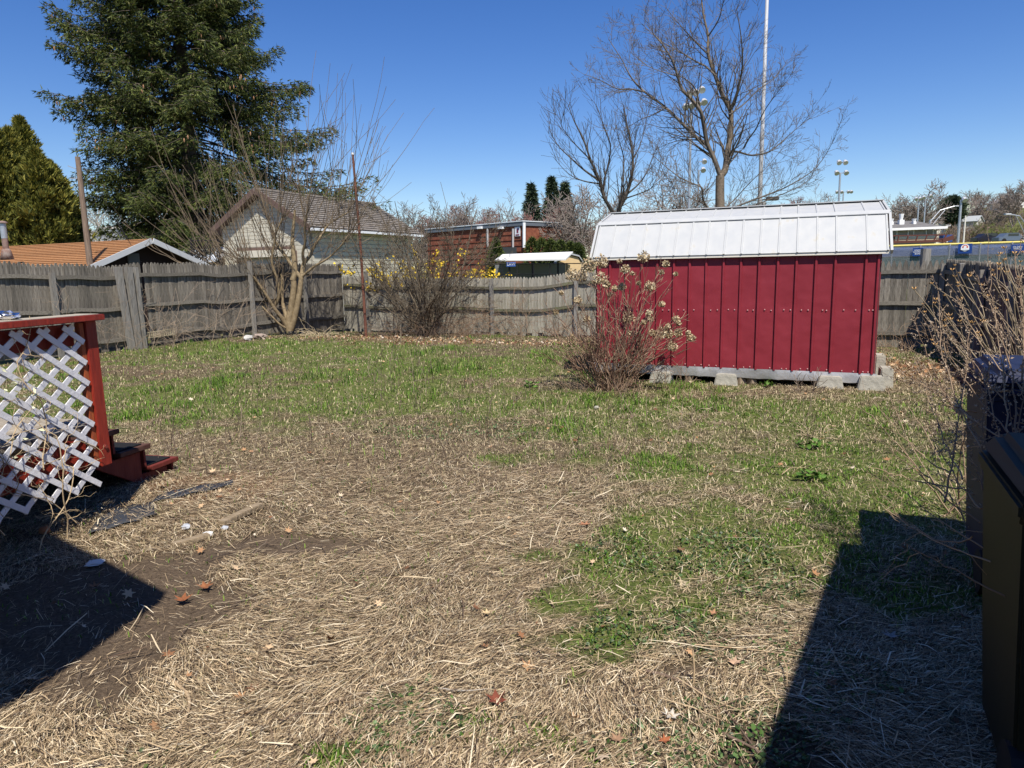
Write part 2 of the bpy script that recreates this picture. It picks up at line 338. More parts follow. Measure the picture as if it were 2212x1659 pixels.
# ivy and creeping weeds: small rounded leaves
def leaf_shapes(x, y, z, size, tiltmax, outline, seedn=0):
    n = len(x); k = len(outline); O = np.array(outline, float); ang = RNG.random(n) * 2 * pi
    nn = np.stack([RNG.normal(0, tiltmax, n), RNG.normal(0, tiltmax, n), np.ones(n)], 1); nn /= np.linalg.norm(nn, axis=1, keepdims=True)
    a = np.stack([np.cos(ang), np.sin(ang), np.zeros(n)], 1); a -= nn * (a * nn).sum(1, keepdims=True); a /= np.linalg.norm(a, axis=1, keepdims=True); bb = np.cross(nn, a)
    P = np.stack([x, y, z], 1)[:, None] + (a[:, None] * O[None, :, :1] + bb[:, None] * O[None, :, 1:2]) * size[:, None, None]
    if O.shape[1] > 2: P = P + nn[:, None] * O[None, :, 2:3] * size[:, None, None] * RNG.uniform(-.4, 1.6, (n, 1, 1))
    b0 = np.arange(n)[:, None] * k; F = np.concatenate([b0 + [0, i, i + 1] for i in range(1, k - 1)] + [b0 + [0, k - 1, 1]])
    return P.reshape(-1, 3), [F]
ROUND = [(0, 0, -.15)] + [(cos(t) * (1 if i else .5), sin(t), .05) for i, t in enumerate(np.linspace(0, 2 * pi, 8)[:-1])]
MAPLE = [(0, 0, -.1), (1, 0, .25), (.45, .3, .0), (.6, .85, .3), (.1, .4, .0), (-.5, .7, .3), (-.35, .2, 0), (-1, 0, .2), (-.35, -.2, 0), (-.5, -.75, .3), (.1, -.4, .05), (.65, -.8, .35), (.45, -.25, 0)]
x, y = scatter(120000, 1.75, 9, .8); g, s, iv, so, dk, lf = covers(x, y); k = RNG.random(len(x)) < iv * .9; x, y = x[k], y[k]; n = len(x)
P, Fs = leaf_shapes(x, y, hgt(x, y) + .008 + .02 * RNG.random(n), .004 + .008 * RNG.random(n) ** 1.5, .7, ROUND)
tag(link('ground_ivy', np_mesh('ground_ivy', P, Fs, mat('ivy_leaf', (.04, .08, .02), .5, islandc=[(0, (.02, .035, .012)), (.5, (.045, .09, .02)), (.85, (.085, .16, .035)), (1, (.15, .12, .07))], spec=.4))), kind='stuff')
# fine moss-like clover in the green spots
x, y = scatter(50000, 1.8, 8, .85); g, s, iv, so, dk, lf = covers(x, y); k = RNG.random(len(x)) < g * g * .8; x, y = x[k], y[k]; n = len(x)
P, Fs = leaf_shapes(x, y, hgt(x, y) + .004 + .01 * RNG.random(n), .003 + .004 * RNG.random(n), .5, ROUND[:6])
tag(link('clover_cover', np_mesh('clover_cover', P, Fs, mat('clover_leaf', (.1, .16, .03), .7, islandc=[(0, (.04, .075, .015)), (.6, (.10, .17, .03)), (1, (.18, .25, .05))]))), kind='stuff')
# fallen leaves
x, y = scatter(3400, 1.9, 22, .55); g, s, iv, so, dk, lf = covers(x, y); k = RNG.random(len(x)) < .20 + .9 * lf; x, y = x[k], y[k]; n = len(x)
P, Fs = leaf_shapes(x, y, hgt(x, y) + .02 + .012 * RNG.random(n), .012 + .026 * RNG.random(n) ** 1.6, .4, MAPLE)
leaf_m = mat('dead_leaf', (.3, .17, .09), .8, islandc=[(0, (.12, .055, .03)), (.3, (.27, .13, .06)), (.6, (.45, .27, .14)), (.85, (.55, .40, .25)), (1, (.62, .55, .45))])
tag(link('leaf_litter', np_mesh('leaf_litter', P, Fs, leaf_m)), kind='stuff')
# denser leaf litter along the fences
x, y = scatter(26000, 9, 23, .8); g, s, iv, so, dk, lf = covers(x, y); k = RNG.random(len(x)) < lf * .6; x, y = x[k], y[k]; n = len(x)
P, Fs = leaf_shapes(x, y, hgt(x, y) + .01 + .05 * RNG.random(n), .02 + .03 * RNG.random(n), .6, MAPLE)
tag(link('fence_foot_leaves', np_mesh('fence_foot_leaves', P, Fs, leaf_m)), kind='stuff')
# thin dead weed stalks standing in the grass
ln = Lines()
for i in range(1100):
    y0 = random.uniform(5.5, 19); x0 = random.uniform(-.62, .45) * y0; a, bq = to_yard(x0, y0)
    if a < .3 or a > 16 or bq > -.3 or (x0 > 1.0 and y0 > 7.8): continue
    h = random.uniform(.08, .42) * (1 if random.random() < .8 else 1.7); p = np.array([x0, y0, hgt(x0, y0)]); q = [p]
    dr = np.array([random.gauss(0, .22), random.gauss(0, .22), 1])
    for j in range(3): p = p + dr * h / 3; dr = dr + np.array([random.gauss(0, .13), random.gauss(0, .13), 0]); q.append(p)
    r = random.uniform(.0018, .004); ln.add(q, [r, r * .9, r * .7, r * .5])
    if random.random() < .5:
        for _ in range(3): d = np.array([random.gauss(0, .5), random.gauss(0, .5), .5]); ln.add([q[2], q[2] + d * .06, q[2] + d * .11 + [0, 0, .03]], [r * .6, r * .5, r * .3])
ln2 = Lines()
for i in range(420):   # loose twigs lying on the ground
    y0 = 1.8 * (13 / 1.8) ** random.random(); x0 = random.uniform(-.7, .7) * y0; a0 = random.uniform(0, pi); Lq = random.uniform(.06, .28); q = []
    p = np.array([x0, y0, hgt(x0, y0) + .015])
    for j in range(5): q.append(p); p = p + np.array([cos(a0), sin(a0), random.gauss(0, .10)]) * Lq / 4; p[2] = max(p[2], hgt(p[0], p[1]) + .01); a0 += random.gauss(0, .22)
    r = random.uniform(.0012, .004); ln2.add(q, [r, r, r * .8, r * .7, r * .4])
twig_m = mat('twig_brown', (.13, .09, .065), .85, islandc=[(0, (.05, .035, .03)), (.5, (.15, .11, .08)), (1, (.34, .27, .2))])
tag(ln.build('weed_stalks', twig_m), kind='stuff'); tag(ln2.build('fallen_twigs', twig_m), kind='stuff')

# ------------------------------------------------------------------ fences
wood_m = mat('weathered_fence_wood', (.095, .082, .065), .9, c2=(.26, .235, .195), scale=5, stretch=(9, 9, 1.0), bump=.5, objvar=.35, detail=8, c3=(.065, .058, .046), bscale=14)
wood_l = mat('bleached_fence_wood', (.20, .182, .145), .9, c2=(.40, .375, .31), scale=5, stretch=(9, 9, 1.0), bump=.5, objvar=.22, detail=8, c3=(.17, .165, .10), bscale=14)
rail_m = mat('fence_rail_wood', (.135, .118, .095), .9, c2=(.22, .2, .165), scale=4, stretch=(1, 9, 9), bump=.4, objvar=.2)
rail_w = mat('mossy_rail_wood', (.10, .088, .065), .9, c2=(.18, .16, .12), scale=4, stretch=(1, 9, 9), bump=.4, objvar=.2, c3=(.14, .15, .07))
post_m = mat('grey_post_wood', (.15, .142, .125), .9, c2=(.28, .265, .24), scale=4, stretch=(9, 9, 1), bump=.5, objvar=.15, c3=(.2, .18, .15))
def picket_mesh(w, h, name, m, point=.075, t=.019):
    prof = [(-w / 2, 0), (w / 2, 0), (w / 2, h - point), (w * .30, h - point * .42), (w * .10, h - .004), (-w * .10, h - .004), (-w * .30, h - point * .42), (-w / 2, h - point)]
    mb = MB(); mb.prism([(x, 0, z) for x, z in prof], (0, t, 0)); return mb.mesh(name, m)
def fence(name, label, P0, d, nrm, a0, a1, top, bottom, m, pw=.088, gap=.005, rails=((-.28, .08), (-1.0, .08), (-1.68, .08)), posts=(), pt=.075, rm=None, rails_cut=(), skip=()):
    """pickets stand on the far side, rails and posts on the yard side (nrm points into the yard)"""
    o = thing(name, label, 'fence', tuple(P0 + d * a0)); rz = atan2(d[1], d[0]); P0l = P0 + d * a0
    pm = [picket_mesh(pw, 1.0, 'picket', m, pt) for _ in range(1)][0]
    a = a0; i = 0; hs = {}
    flip = 1 if np.dot(np.cross(ZD, d), nrm) < 0 else -1
    while a < a1:
        if not any(s0 < a < s1 for s0, s1 in skip):
            tp = top(a) + random.gauss(0, .006); bt = bottom(a) + random.uniform(-.02, .03); h = round(tp - bt, 1)
            if h not in hs: hs[h] = picket_mesh(pw, h, 'picket', m, pt)
            p = link('picket', hs[h], o); q = P0 + d * a - P0l + nrm * (-.012 + random.gauss(0, .003))
            p.location = (q[0], q[1], tp - h); p.rotation_euler = (random.gauss(0, .003), random.gauss(0, .0025), rz)
        a += pw + gap; i += 1
    cuts = sorted([a0] + [p[0] for p in posts if a0 < p[0] < a1] + [a1])
    for dz, hh in rails:
        for u, v in zip(cuts[:-1], cuts[1:]):
            n = max(2, int((v - u) / .5)); mb = MB()
            if any(s0 < (u + v) / 2 < s1 for s0, s1 in rails_cut): continue
            pts = [P0 + d * t + nrm * .03 + ZD * (top(t) + dz) - P0l for t in np.linspace(u + .01, v - .01, n + 1)]
            j = random.uniform(-.025, .025)
            for pa, pb in zip(pts[:-1], pts[1:]): mb.bar(pa + ZD * j, pb + ZD * j, .04, hh)
            mb.build('rail', rm or rail_m, o)
    for a, w_, h_, lean in posts:
        mb = MB(); bt = P0 + d * a + nrm * .075 - P0l; bz = bottom(a) - .2
        mb.bar(bt + ZD * bz, bt + d * lean + ZD * (bz + h_ + .2), w_, .09, up=nrm); mb.build('post', post_m, o, bevel=.006)
    return o
ft_left = lambda a: 1.95 + .03 * sin(a * 1.7) + .02 * sin(a * 4.1)
lb = lambda a: float(hgt(*(CORNER + YD * a)[:2])) + .06
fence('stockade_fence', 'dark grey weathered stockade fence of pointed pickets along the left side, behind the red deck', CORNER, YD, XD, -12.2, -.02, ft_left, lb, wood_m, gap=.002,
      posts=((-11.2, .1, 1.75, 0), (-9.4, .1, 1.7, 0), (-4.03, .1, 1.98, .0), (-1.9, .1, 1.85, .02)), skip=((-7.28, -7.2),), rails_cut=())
# gate posts, doubled and leaning, belong to the left fence line
xs_b = [0, 2.84, 4.15, 5.42, 6.72, 8.12, 9.5, 15.7, 17]; zs_b = [1.52, 1.43, 1.44, 1.42, 1.40, 1.56, 1.6, 1.64, 1.67]
ft_back = lambda a: float(np.interp(a, xs_b, zs_b)) + .012 * sin(a * 3.3)
bb_ = lambda a: float(hgt(*(CORNER + XD * a)[:2])) + .03
fence('stockade_fence', 'pale bleached picket fence sagging along the back of the yard, left of the shed', CORNER, XD, -YD, .03, 10.6, ft_back, bb_, wood_l, rm=rail_w,
      posts=((1.0, .09, 1.9, 0), (3.1, .1, 1.55, 0), (5.45, .1, 1.62, 0), (8.05, .1, 1.6, .02), (10.4, .1, 1.6, 0)), rails=((-.30, .08), (-.95, .08)))
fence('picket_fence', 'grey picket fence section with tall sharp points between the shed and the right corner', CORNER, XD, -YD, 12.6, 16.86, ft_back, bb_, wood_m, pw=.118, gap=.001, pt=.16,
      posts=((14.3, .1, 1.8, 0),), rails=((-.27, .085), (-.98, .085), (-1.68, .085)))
RC = yard(16.85, 0)
fr = lambda a: float(np.interp(a, [-9.5, -7.8, -5.2, -.5, 0], [1.53, 1.55, 1.60, 1.66, 1.66]))
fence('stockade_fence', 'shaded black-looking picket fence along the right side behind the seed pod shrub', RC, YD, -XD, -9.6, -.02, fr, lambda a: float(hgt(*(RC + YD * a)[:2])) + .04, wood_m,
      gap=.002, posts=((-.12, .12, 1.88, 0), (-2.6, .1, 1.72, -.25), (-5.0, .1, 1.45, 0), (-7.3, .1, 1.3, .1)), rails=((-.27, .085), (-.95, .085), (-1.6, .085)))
def post_thing(label, px, ptop, pbot, w, lean=(0, 0), m=post_m, dY=0.0):
    q = on_plane(px, pbot, CORNER + XD * .22, YD); z0 = -.15; z1 = on_plane(px, ptop, CORNER + XD * .22, YD)[2]
    o = thing('gate_post', label, 'post', (q[0], q[1], 0), 'old posts where two fence panels meet'); mb = MB()
    a = np.array([0, 0, z0]); bq = np.array([lean[0], lean[1], z1]); mb.bar(a, bq, w, .1, up=XD)
    mb.build('timber', m, o, bevel=.008); return o
post_thing('leaning square gate post, leftmost of the three where the left fence panels meet', 285, 577, 745, .14, (-.14 * YD[0], -.14 * YD[1]))
post_thing('wide middle post of the three where the left fence panels meet', 300, 577, 750, .15, (-.06 * YD[0], -.06 * YD[1]))
post_thing('narrow right post of the three, beside the black gap in the left fence', 313, 577, 752, .09, (-.03 * YD[0], -.03 * YD[1]))
# round weathered post beyond the back fence corner
q = at(1998, 560, 16.9); o = thing('round_post', 'thick round weathered post standing up behind the right fence corner', 'post', (q[0], q[1], -.3))
MB().tube([(0, 0, 0), (0, 0, 1.6), (.01, 0, 2.22)], [.12, .115, .11], 12).build('log', post_m, o)

# ------------------------------------------------------------------ metal shed
SR = np.array([4.69, 8.95, 0]); SDR = np.array([-.9306, .3660, 0]); SN = np.array([.3660, .9306, 0]); SL = 3.69
shed = thing('metal_shed', 'long red ribbed metal garden shed with white metal roof raised on concrete blocks', 'shed', tuple(SR))
def sp(u, n, z): return SDR * u + SN * n + ZD * z          # shed frame, u runs to the left
redm = bpy.data.materials.new('red_painted_steel'); redm.use_nodes = True
N = redm.node_tree.nodes; L = redm.node_tree.links; b = N['Principled BSDF']; tc = N.new('ShaderNodeTexCoord')
b.inputs['Roughness'].default_value = .52; b.inputs['Specular IOR Level'].default_value = .35
n1 = N.new('ShaderNodeTexNoise'); n1.inputs['Scale'].default_value = 1.7; n1.inputs['Detail'].default_value = 3; L.new(tc.outputs['Object'], n1.inputs[0])
n2 = N.new('ShaderNodeTexNoise'); n2.inputs['Scale'].default_value = 26; n2.inputs['Detail'].default_value = 6; L.new(tc.outputs['Object'], n2.inputs[0])
r1 = rampn(n1.outputs[0], [(.3, (.215, .018, .030)), (.7, (.262, .026, .040))]); r2 = rampn(n2.outputs[0], [(.70, (.19, .018, .026)), (.82, (.40, .17, .17))])
mx = N.new('ShaderNodeMix'); mx.data_type = 'RGBA'; mx.inputs[0].default_value = .22; L.new(r1, mx.inputs[6]); L.new(r2, mx.inputs[7]); L.new(mx.outputs[2], b.inputs['Base Color'])
bp = N.new('ShaderNodeBump'); bp.inputs['Strength'].default_value = .55; bp.inputs['Distance'].default_value = .05
n3 = N.new('ShaderNodeTexNoise'); n3.inputs['Scale'].default_value = 2.6; n3.inputs['Detail'].default_value = 2; L.new(tc.outputs['Object'], n3.inputs[0]); L.new(n3.outputs[0], bp.inputs['Height']); L.new(bp.outputs[0], b.inputs['Normal'])
white_m = bpy.data.materials.new('white_roof_steel'); white_m.use_nodes = True
N = white_m.node_tree.nodes; L = white_m.node_tree.links; b = N['Principled BSDF']; b.inputs['Roughness'].default_value = .55; b.inputs['Specular IOR Level'].default_value = .3; tc = N.new('ShaderNodeTexCoord')
mp = N.new('ShaderNodeMapping'); mp.inputs['Scale'].default_value = (1.6, 1.6, .35); L.new(tc.outputs['Object'], mp.inputs[0])
n1 = N.new('ShaderNodeTexNoise'); n1.inputs['Scale'].default_value = 5; n1.inputs['Detail'].default_value = 6; L.new(mp.outputs[0], n1.inputs[0])
L.new(rampn(n1.outputs[0], [(.35, (.41, .42, .42)), (.64, (.45, .455, .445)), (.76, (.43, .40, .33)), (.86, (.40, .22, .10))]), b.inputs['Base Color'])
tin_m = mat('dented_tin_flashing', (.42, .42, .42), .45, c2=(.62, .62, .62), scale=3, metal=.55, bump=.7, bscale=7, c3=(.25, .24, .22))
conc_m = mat('old_concrete', (.30, .285, .24), .95, c2=(.40, .38, .32), scale=9, bump=.6, c3=(.22, .21, .16))
RIBS = [0.03, .17, .525, .754, .99, 1.218, 1.452, 1.684, 1.909, 2.138, 2.36, 2.575, 2.804, 3.025, 3.25, 3.48, 3.66]
WZ0 = lambda u: .21 + .04 * u / SL
for a, c in zip(RIBS[:-1], RIBS[1:]):           # wall panels between ribs, slightly uneven
    mb = MB(); off = random.uniform(-.003, .003)
    mb.prism([sp(a + .002, off, WZ0(a)), sp(c - .002, off, WZ0(c)), sp(c - .002, off, 1.80), sp(a + .002, off, 1.80)], SN * .012); mb.build('wall_panel', redm, shed)
for a in RIBS:
    mb = MB(); w = .019
    mb.prism([sp(a - w, -.001, WZ0(a) - .005), sp(a + w, -.001, WZ0(a) - .005), sp(a + w * .62, -.026, WZ0(a) - .005), sp(a - w * .62, -.026, WZ0(a) - .005)], ZD * (1.80 - WZ0(a))); mb.build('wall_rib', redm, shed, bevel=.002)
mb = MB(); D = 2.45
mb.prism([sp(0, .03, .15), sp(SL, .03, .19), sp(SL, .03, 1.84), sp(0, .03, 1.84)], SN * .02)
mb.build('back_lining', mat('shed_inside', (.05, .04, .04)), shed)
for nm, u in (('end_wall', 0.0), ('end_wall', SL)):
    mb = MB(); mb.prism([sp(u, .06, .2), sp(u, D - .03, .2), sp(u, D - .03, 1.80), sp(u, D - .42, 2.24), sp(u, D / 2, 2.44), sp(u, .40, 2.24), sp(u, .06, 1.80)], SDR * (.02 if u else -.012) * 1); mb.build(nm, redm, shed)
mb = MB(); mb.prism([sp(0, D, .2), sp(SL, D, .2), sp(SL, D, 1.8), sp(0, D, 1.8)], SN * .02); mb.build('rear_wall', redm, shed)
# roof: gambrel slopes made of sheets with standing seams
E0, E1 = -.09, SL + .05
RP = [(-.065, 1.775), (.36, 2.26), (1.22, 2.47), (2 * 1.22 - .36, 2.26), (2 * 1.22 + .065, 1.775)]
seams = [E0 + .03] + RIBS[1:-1] + [E1 - .03]
for si in range(4):
    (n0, z0), (n1_, z1) = RP[si], RP[si + 1]; tt = np.array([n1_ - n0, z1 - z0]); tl = np.linalg.norm(tt); tt /= tl; nn = np.array([-tt[1], tt[0]])
    nv = SN * nn[0] + ZD * nn[1]
    for a, c in zip(seams[:-1], seams[1:]):
        mb = MB(); o1 = random.uniform(-.0015, .0015)
        mb.prism([sp(a + .001, n0, z0) + nv * o1, sp(c - .001, n0, z0) + nv * o1, sp(c - .001, n1_, z1) + nv * o1, sp(a + .001, n1_, z1) + nv * o1], nv * .010); mb.build('roof_sheet', white_m, shed)
    for a in seams:
        if si > 1: continue
        mb = MB(); w = .015
        mb.prism([sp(a - w, n0, z0) + nv * .006, sp(a + w, n0, z0) + nv * .006, sp(a + w * .6, n0, z0) + nv * .021, sp(a - w * .6, n0, z0) + nv * .021], SN * (n1_ - n0) + ZD * (z1 - z0)); mb.build('roof_seam', white_m, shed)
MB().bar(sp(E0 - .01, .355, 2.262) + ZD * .016, sp(E1 + .01, .355, 2.262) + ZD * .016, .085, .012, up=SN * -.75 + ZD).build('roof_break_strip', white_m, shed, bevel=.003)
MB().bar(sp(E0 - .01, 1.22, 2.49), sp(E1 + .01, 1.22, 2.49), .18, .014).build('ridge_cap', white_m, shed, bevel=.003)
for u in (E0 - .012, E1 + .012):
    mb = MB()
    for si in range(4):
        (n0, z0), (n1_, z1) = RP[si], RP[si + 1]; mb.bar(sp(u, n0, z0) - ZD * .012, sp(u, n1_, z1) - ZD * .012, .03, .07)
    mb.build('gable_trim', white_m, shed)
MB().bar(sp(E0, -.055, 1.768), sp(E1, -.055, 1.768), .014, .05).build('eave_trim', mat('cream_trim', (.72, .68, .58), .6), shed)
# rivets
for a, c in zip(RIBS[:-1], RIBS[1:]):
    for f in (.25, .62):
        for z in (1.035, WZ0(a) + .03):
            if random.random() < .92:
                MB().box(sp(a + (c - a) * f + random.uniform(-.02, .02), -.006, z + random.uniform(-.006, .006)), .013, .012, .013, SDR, SN, ZD).build('rivet', mat('rivet_pink', (.62, .35, .34), .4), shed)
# tin skirt: buckled strips
u = -.03
for Ls in (.95, 1.0, .9, .95):
    mb = MB(); n = 12; V = []; 
    for i in range(n + 1):
        uu = min(u + Ls * i / n, SL + .03); wob = .008 * sin(i * 1.9 + u * 5) + random.uniform(-.004, .004); zz = .04 * uu / SL
        V += [sp(uu, -.012 + wob * .3, .215 + zz), sp(uu, -.022 + wob, .15 + zz), sp(uu, -.020 + wob * 1.2, .085 + zz + random.uniform(-.006, .006))]
    mb.add(V, [(3 * i + j, 3 * i + 3 + j, 3 * i + 4 + j, 3 * i + 1 + j) for i in range(n) for j in (0, 1)]); mb.build('skirt_strip', tin_m, shed, smooth=True); u += Ls - .012
MB().bar(sp(-.02, .05, .12), sp(SL, .05, .15), .05, .1).build('floor_beam', mat('old_floor_beam', (.09, .07, .05)), shed)
MB().box(sp(SL / 2, D / 2 + .05, .17), SL - .1, D - .2, .06, SDR, SN, ZD).build('floor', MATS['old_floor_beam'], shed)
def block(label, u, n, w, h, d=.22, z=0.0, tilt=0.0, rr=.8):
    p = SR + sp(u, n, 0); o = thing('concrete_block', label, 'block', (p[0], p[1], float(hgt(p[0], p[1])) - .02 + z), 'concrete blocks under the red shed', rz=atan2(SDR[1], SDR[0]) + tilt)
    MB().box((0, 0, h / 2), w, d, h, top=rr).build('block', conc_m, o, bevel=.012); return o
block('concrete block propping the right front corner of the red shed', .03, -.02, .34, .20)
block('rough block lying against the outer right side of the corner block of the shed', -.17, .30, .16, .28, .34, rr=.9)
block('upright pale slab leaning behind the right end of the shed base', -.16, .95, .14, .38, .3, rr=.9)
block('concrete block second from the right corner under the shed front', .52, -.04, .34, .17)
block('concrete block under the middle of the shed front', 1.83, -.03, .32, .17)
block('mossy concrete block under the shed behind the hydrangea stems', 2.72, -.03, .34, .17)
for u, w, lb_ in ((1.45, .12, 'small brown wood offcut under the shed right of the middle block'), (2.15, .10, 'small brown brick under the shed left of the middle block'), (1.30, .09, 'thin wooden shim lying under the shed front')):
    p = SR + sp(u + .2, .05, 0); o = thing('wood_offcut', lb_, 'offcut', (p[0], p[1], float(hgt(p[0], p[1]))), rz=.3 * u)
    MB().box((0, 0, .05), w, .12, .10, top=.85).build('offcut', mat('offcut_wood', (.2, .15, .1), .9, c2=(.3, .24, .18)), o, bevel=.005)

# ------------------------------------------------------------------ red deck with white lattice
red_w = mat('worn_red_paint', (.21, .022, .014), .5, c2=(.30, .035, .02), scale=7, stretch=(3, 3, .5), bump=.35, c3=(.17, .03, .02), spec=.35)
org_w = mat('orange_stained_wood', (.38, .10, .03), .6, c2=(.26, .06, .03), scale=8, stretch=(4, 4, .6), bump=.3)
grey_w = mat('grey_deck_board', (.25, .21, .16), .85, c2=(.36, .32, .26), scale=5, stretch=(9, 2, 9), bump=.4, objvar=.15)
lat_m = mat('white_lattice_paint', (.74, .74, .76), .55, c2=(.66, .66, .69), scale=18, objvar=.05, bump=.15)
DY = np.array([.240, .9708, 0]); DX = np.array([.9708, -.240, 0]); dtr_m = mat('dark_tread', (.075, .03, .022), .9, c2=(.11, .06, .045), scale=8); dred_m = mat('shaded_red_board', (.12, .018, .014), .7, c2=(.17, .035, .025), scale=7, stretch=(3, 3, .5), bump=.3); DP = at(202, 850, 4.62); DP[2] = 0  # darker reds put the shade on steps, stringers and under-deck posts into colour
deck = thing('deck', 'red painted wooden deck end with white diagonal lattice under its rail and low steps', 'deck', tuple(DP))
def dp(a, bq, z): return DX * a + DY * bq + ZD * z        # a to the right (out of the lattice face), b away from the house
PTOP, PBOT = 1.37, .39
MB().box(dp(.0, 0, (PTOP + PBOT) / 2), .089, .089, PTOP - PBOT, DX, DY).build('post', red_w, deck, bevel=.004)
MB().box(dp(.012, -.065, (PTOP + PBOT) / 2), .04, .038, PTOP - PBOT - .02, DX, DY).build('post_cleat', org_w, deck, bevel=.003)
MB().box(dp(.01, -1.24, PTOP + .020), .19, 2.60, .038, DX, DY).build('cap_rail', red_w, deck, bevel=.004)
MB().box(dp(.0, -1.24, PTOP + .0415), .16, 2.55, .004, DX, DY).build('cap_top', mat('weathered_cap_top', (.32, .28, .22), .9, c2=(.42, .38, .31), scale=6, stretch=(3, 3, 3)), deck)
MB().box(dp(-.02, -1.3, PTOP - .085), .038, 2.4, .14, DX, DY).build('top_rail', red_w, deck, bevel=.003)
MB().box(dp(-.03, -1.3, .50), .04, 2.4, .20, DX, DY).build('rim_board', red_w, deck, bevel=.003)
for bq in (-.85, -1.7): MB().box(dp(-.30, bq, .29), .09, .09, .60, DX, DY).build('post', dred_m, deck, bevel=.004)
SLP, VP, sw = .76, .137, .036
LB0, LB1, LZ0, LZ1 = -2.4, -.085, 2 * VP + .012, 9.65 * VP + .012
def slat_range(c, sgn):
    """line  z = c + sgn*SLP*b  inside the sheet"""
    pts = []
    for bq in (LB0, LB1 + (.0)):
        z = c + sgn * SLP * bq
        if LZ0 <= z <= LZ1: pts.append((bq, z))
    for z in (LZ0, LZ1):
        bq = (z - c) / (sgn * SLP)
        if LB0 < bq < LB1: pts.append((bq, z))
    return sorted(pts)[:1] + sorted(pts)[-1:] if len(pts) >= 2 else None
for sgn, ao in ((1, .036), (-1, .044)):
    c = -44 * VP + .012 - sgn * SLP * LB1      # both families meet at the sheet's edge
    while c < 6:
        r = slat_range(c, sgn)
        if r and np.hypot(r[1][0] - r[0][0], r[1][1] - r[0][1]) > .05:
            (b0_, z0_), (b1_, z1_) = r; dd = np.array([b1_ - b0_, z1_ - z0_]); dd /= np.linalg.norm(dd)
            MB().bar(dp(ao, b0_ - dd[0] * .018, z0_ - dd[1] * .018), dp(ao, b1_ + dd[0] * .018, z1_ + dd[1] * .018), sw, .007, up=DX).build('lattice_slat', lat_m, deck, bevel=.001)
        c += VP
for k in range(9): MB().box(dp(-.01, .051, .47 + k * .10), .075, .005, .05, DX, DY).build('lattice_end', lat_m, deck)
# steps, set back under the deck edge
for i in range(3):
    z = .50 - .19 * i; y0 = .24 + .30 * i
    MB().box(dp(-.98, y0 + .16, z - .018), 1.24, .32, .036, DX, DY).build('tread', dred_m if i == 2 else dtr_m, deck, bevel=.004)
    MB().box(dp(-.98, y0 + .14, z + .006), 1.16, .25, .010, DX, DY).build('tread_mat', mat('black_step_mat', (.010, .010, .011), .95, bump=.4, scale=40), deck)
    MB().box(dp(-.98, y0 + .285, z - .115), 1.16, .02, .155, DX, DY).build('riser', dred_m, deck)
STR = [(-.25, .62), (-.25, .40), (.34, .24), (.80, -.03), (1.06, -.03), (1.06, .07), (.78, .07), (.78, .26), (.48, .26), (.48, .45), (.16, .45), (.16, .62)]
for aa in (-.40, -1.58):
    mb = MB(); mb.prism([dp(aa, b_, z_) for b_, z_ in STR], DX * -.038); mb.build('stringer', dred_m, deck, bevel=.003)
for i in range(17): MB().box(dp(-.80, .06 - i * .145, .655), 1.5, .138, .03, DX, DY).build('deck_board', grey_w, deck, bevel=.002)
for k in range(4): MB().box(dp(-.40 - k * .38, -1.1, .54), .038, 2.3, .18, DX, DY).build('joist', grey_w, deck)
for bq in (-.0, -1.1, -2.2): MB().box(dp(-1.56, bq, .68), .09, .09, 1.36, DX, DY).build('post', red_w, deck)
MB().box(dp(-1.56, -1.2, 1.38), .14, 2.6, .038, DX, DY).build('cap_rail', red_w, deck)
MB().tube([dp(.047, .0, .52), dp(.056, .0, .52)], .013, 8).build('bolt', mat('rust_bolt', (.2, .04, .03)), deck)

# foil packet on the rail
p = at(14, 688, 4.0); q0 = DP + dp(-.03, -.85, PTOP + .045)
t = on_plane(16, 690, DP + dp(-.03, 0, 0), DY); o = thing('foil_packet', 'crumpled silver foil packet on the deck rail', 'packet', (t[0], t[1], PTOP + .046)); 
bm = bmesh.new(); bmesh.ops.create_icosphere(bm, subdivisions=3, radius=1)
for v in bm.verts: v.co = Vector((v.co.x * .075, v.co.y * .045, max(0, v.co.z + .6) * .030)) * (1 + random.uniform(-.16, .16))
me = bpy.data.meshes.new('foil'); bm.to_mesh(me); bm.free(); me.materials.append(mat('crumpled_foil', (.75, .78, .85), .22, metal=1.0)); link('foil', me, o)

# dried vine over the lattice
vine_m = mat('dried_vine', (.42, .31, .18), .85, c2=(.55, .43, .28), scale=20)
vine = thing('dried_vine', 'tangled dry tan vine climbing over the white deck lattice', 'vine', tuple(DP)); ln = Lines()
def wander(p, d, L_, n, jit, r, lines, droop=0.0, keep=None):
    q = [np.array(p, float)]; d = np.array(d, float); rr = []
    for i in range(n):
        d = d / (np.linalg.norm(d) + 1e-9) + RNG.normal(0, jit, 3); d[2] -= droop; q.append(q[-1] + d / np.linalg.norm(d) * L_ / n)
        if keep is not None: q[-1] = keep(q[-1])
    lines.add(q, list(np.linspace(r, r * .45, n + 1))); return q
def kp(q):
    a_ = q @ DX; return q + DX * (min(max(a_, .055), .16) - a_)
starts = [(.07, -.28, .02, (0, -.12, 1)), (.07, -.40, .02, (0, .1, 1)), (.07, -.6, .03, (0, .3, 1)), (.07, -.9, .2, (0, .9, .7)), (.07, -1.1, .6, (0, 1, .5)), (.07, -1.4, .9, (0, 1, .1)), (.07, -.5, .5, (0, .3, 1)), (.07, -1.2, 1.1, (0, 1, -.6)), (.07, -.8, .2, (0, -.5, 1))]
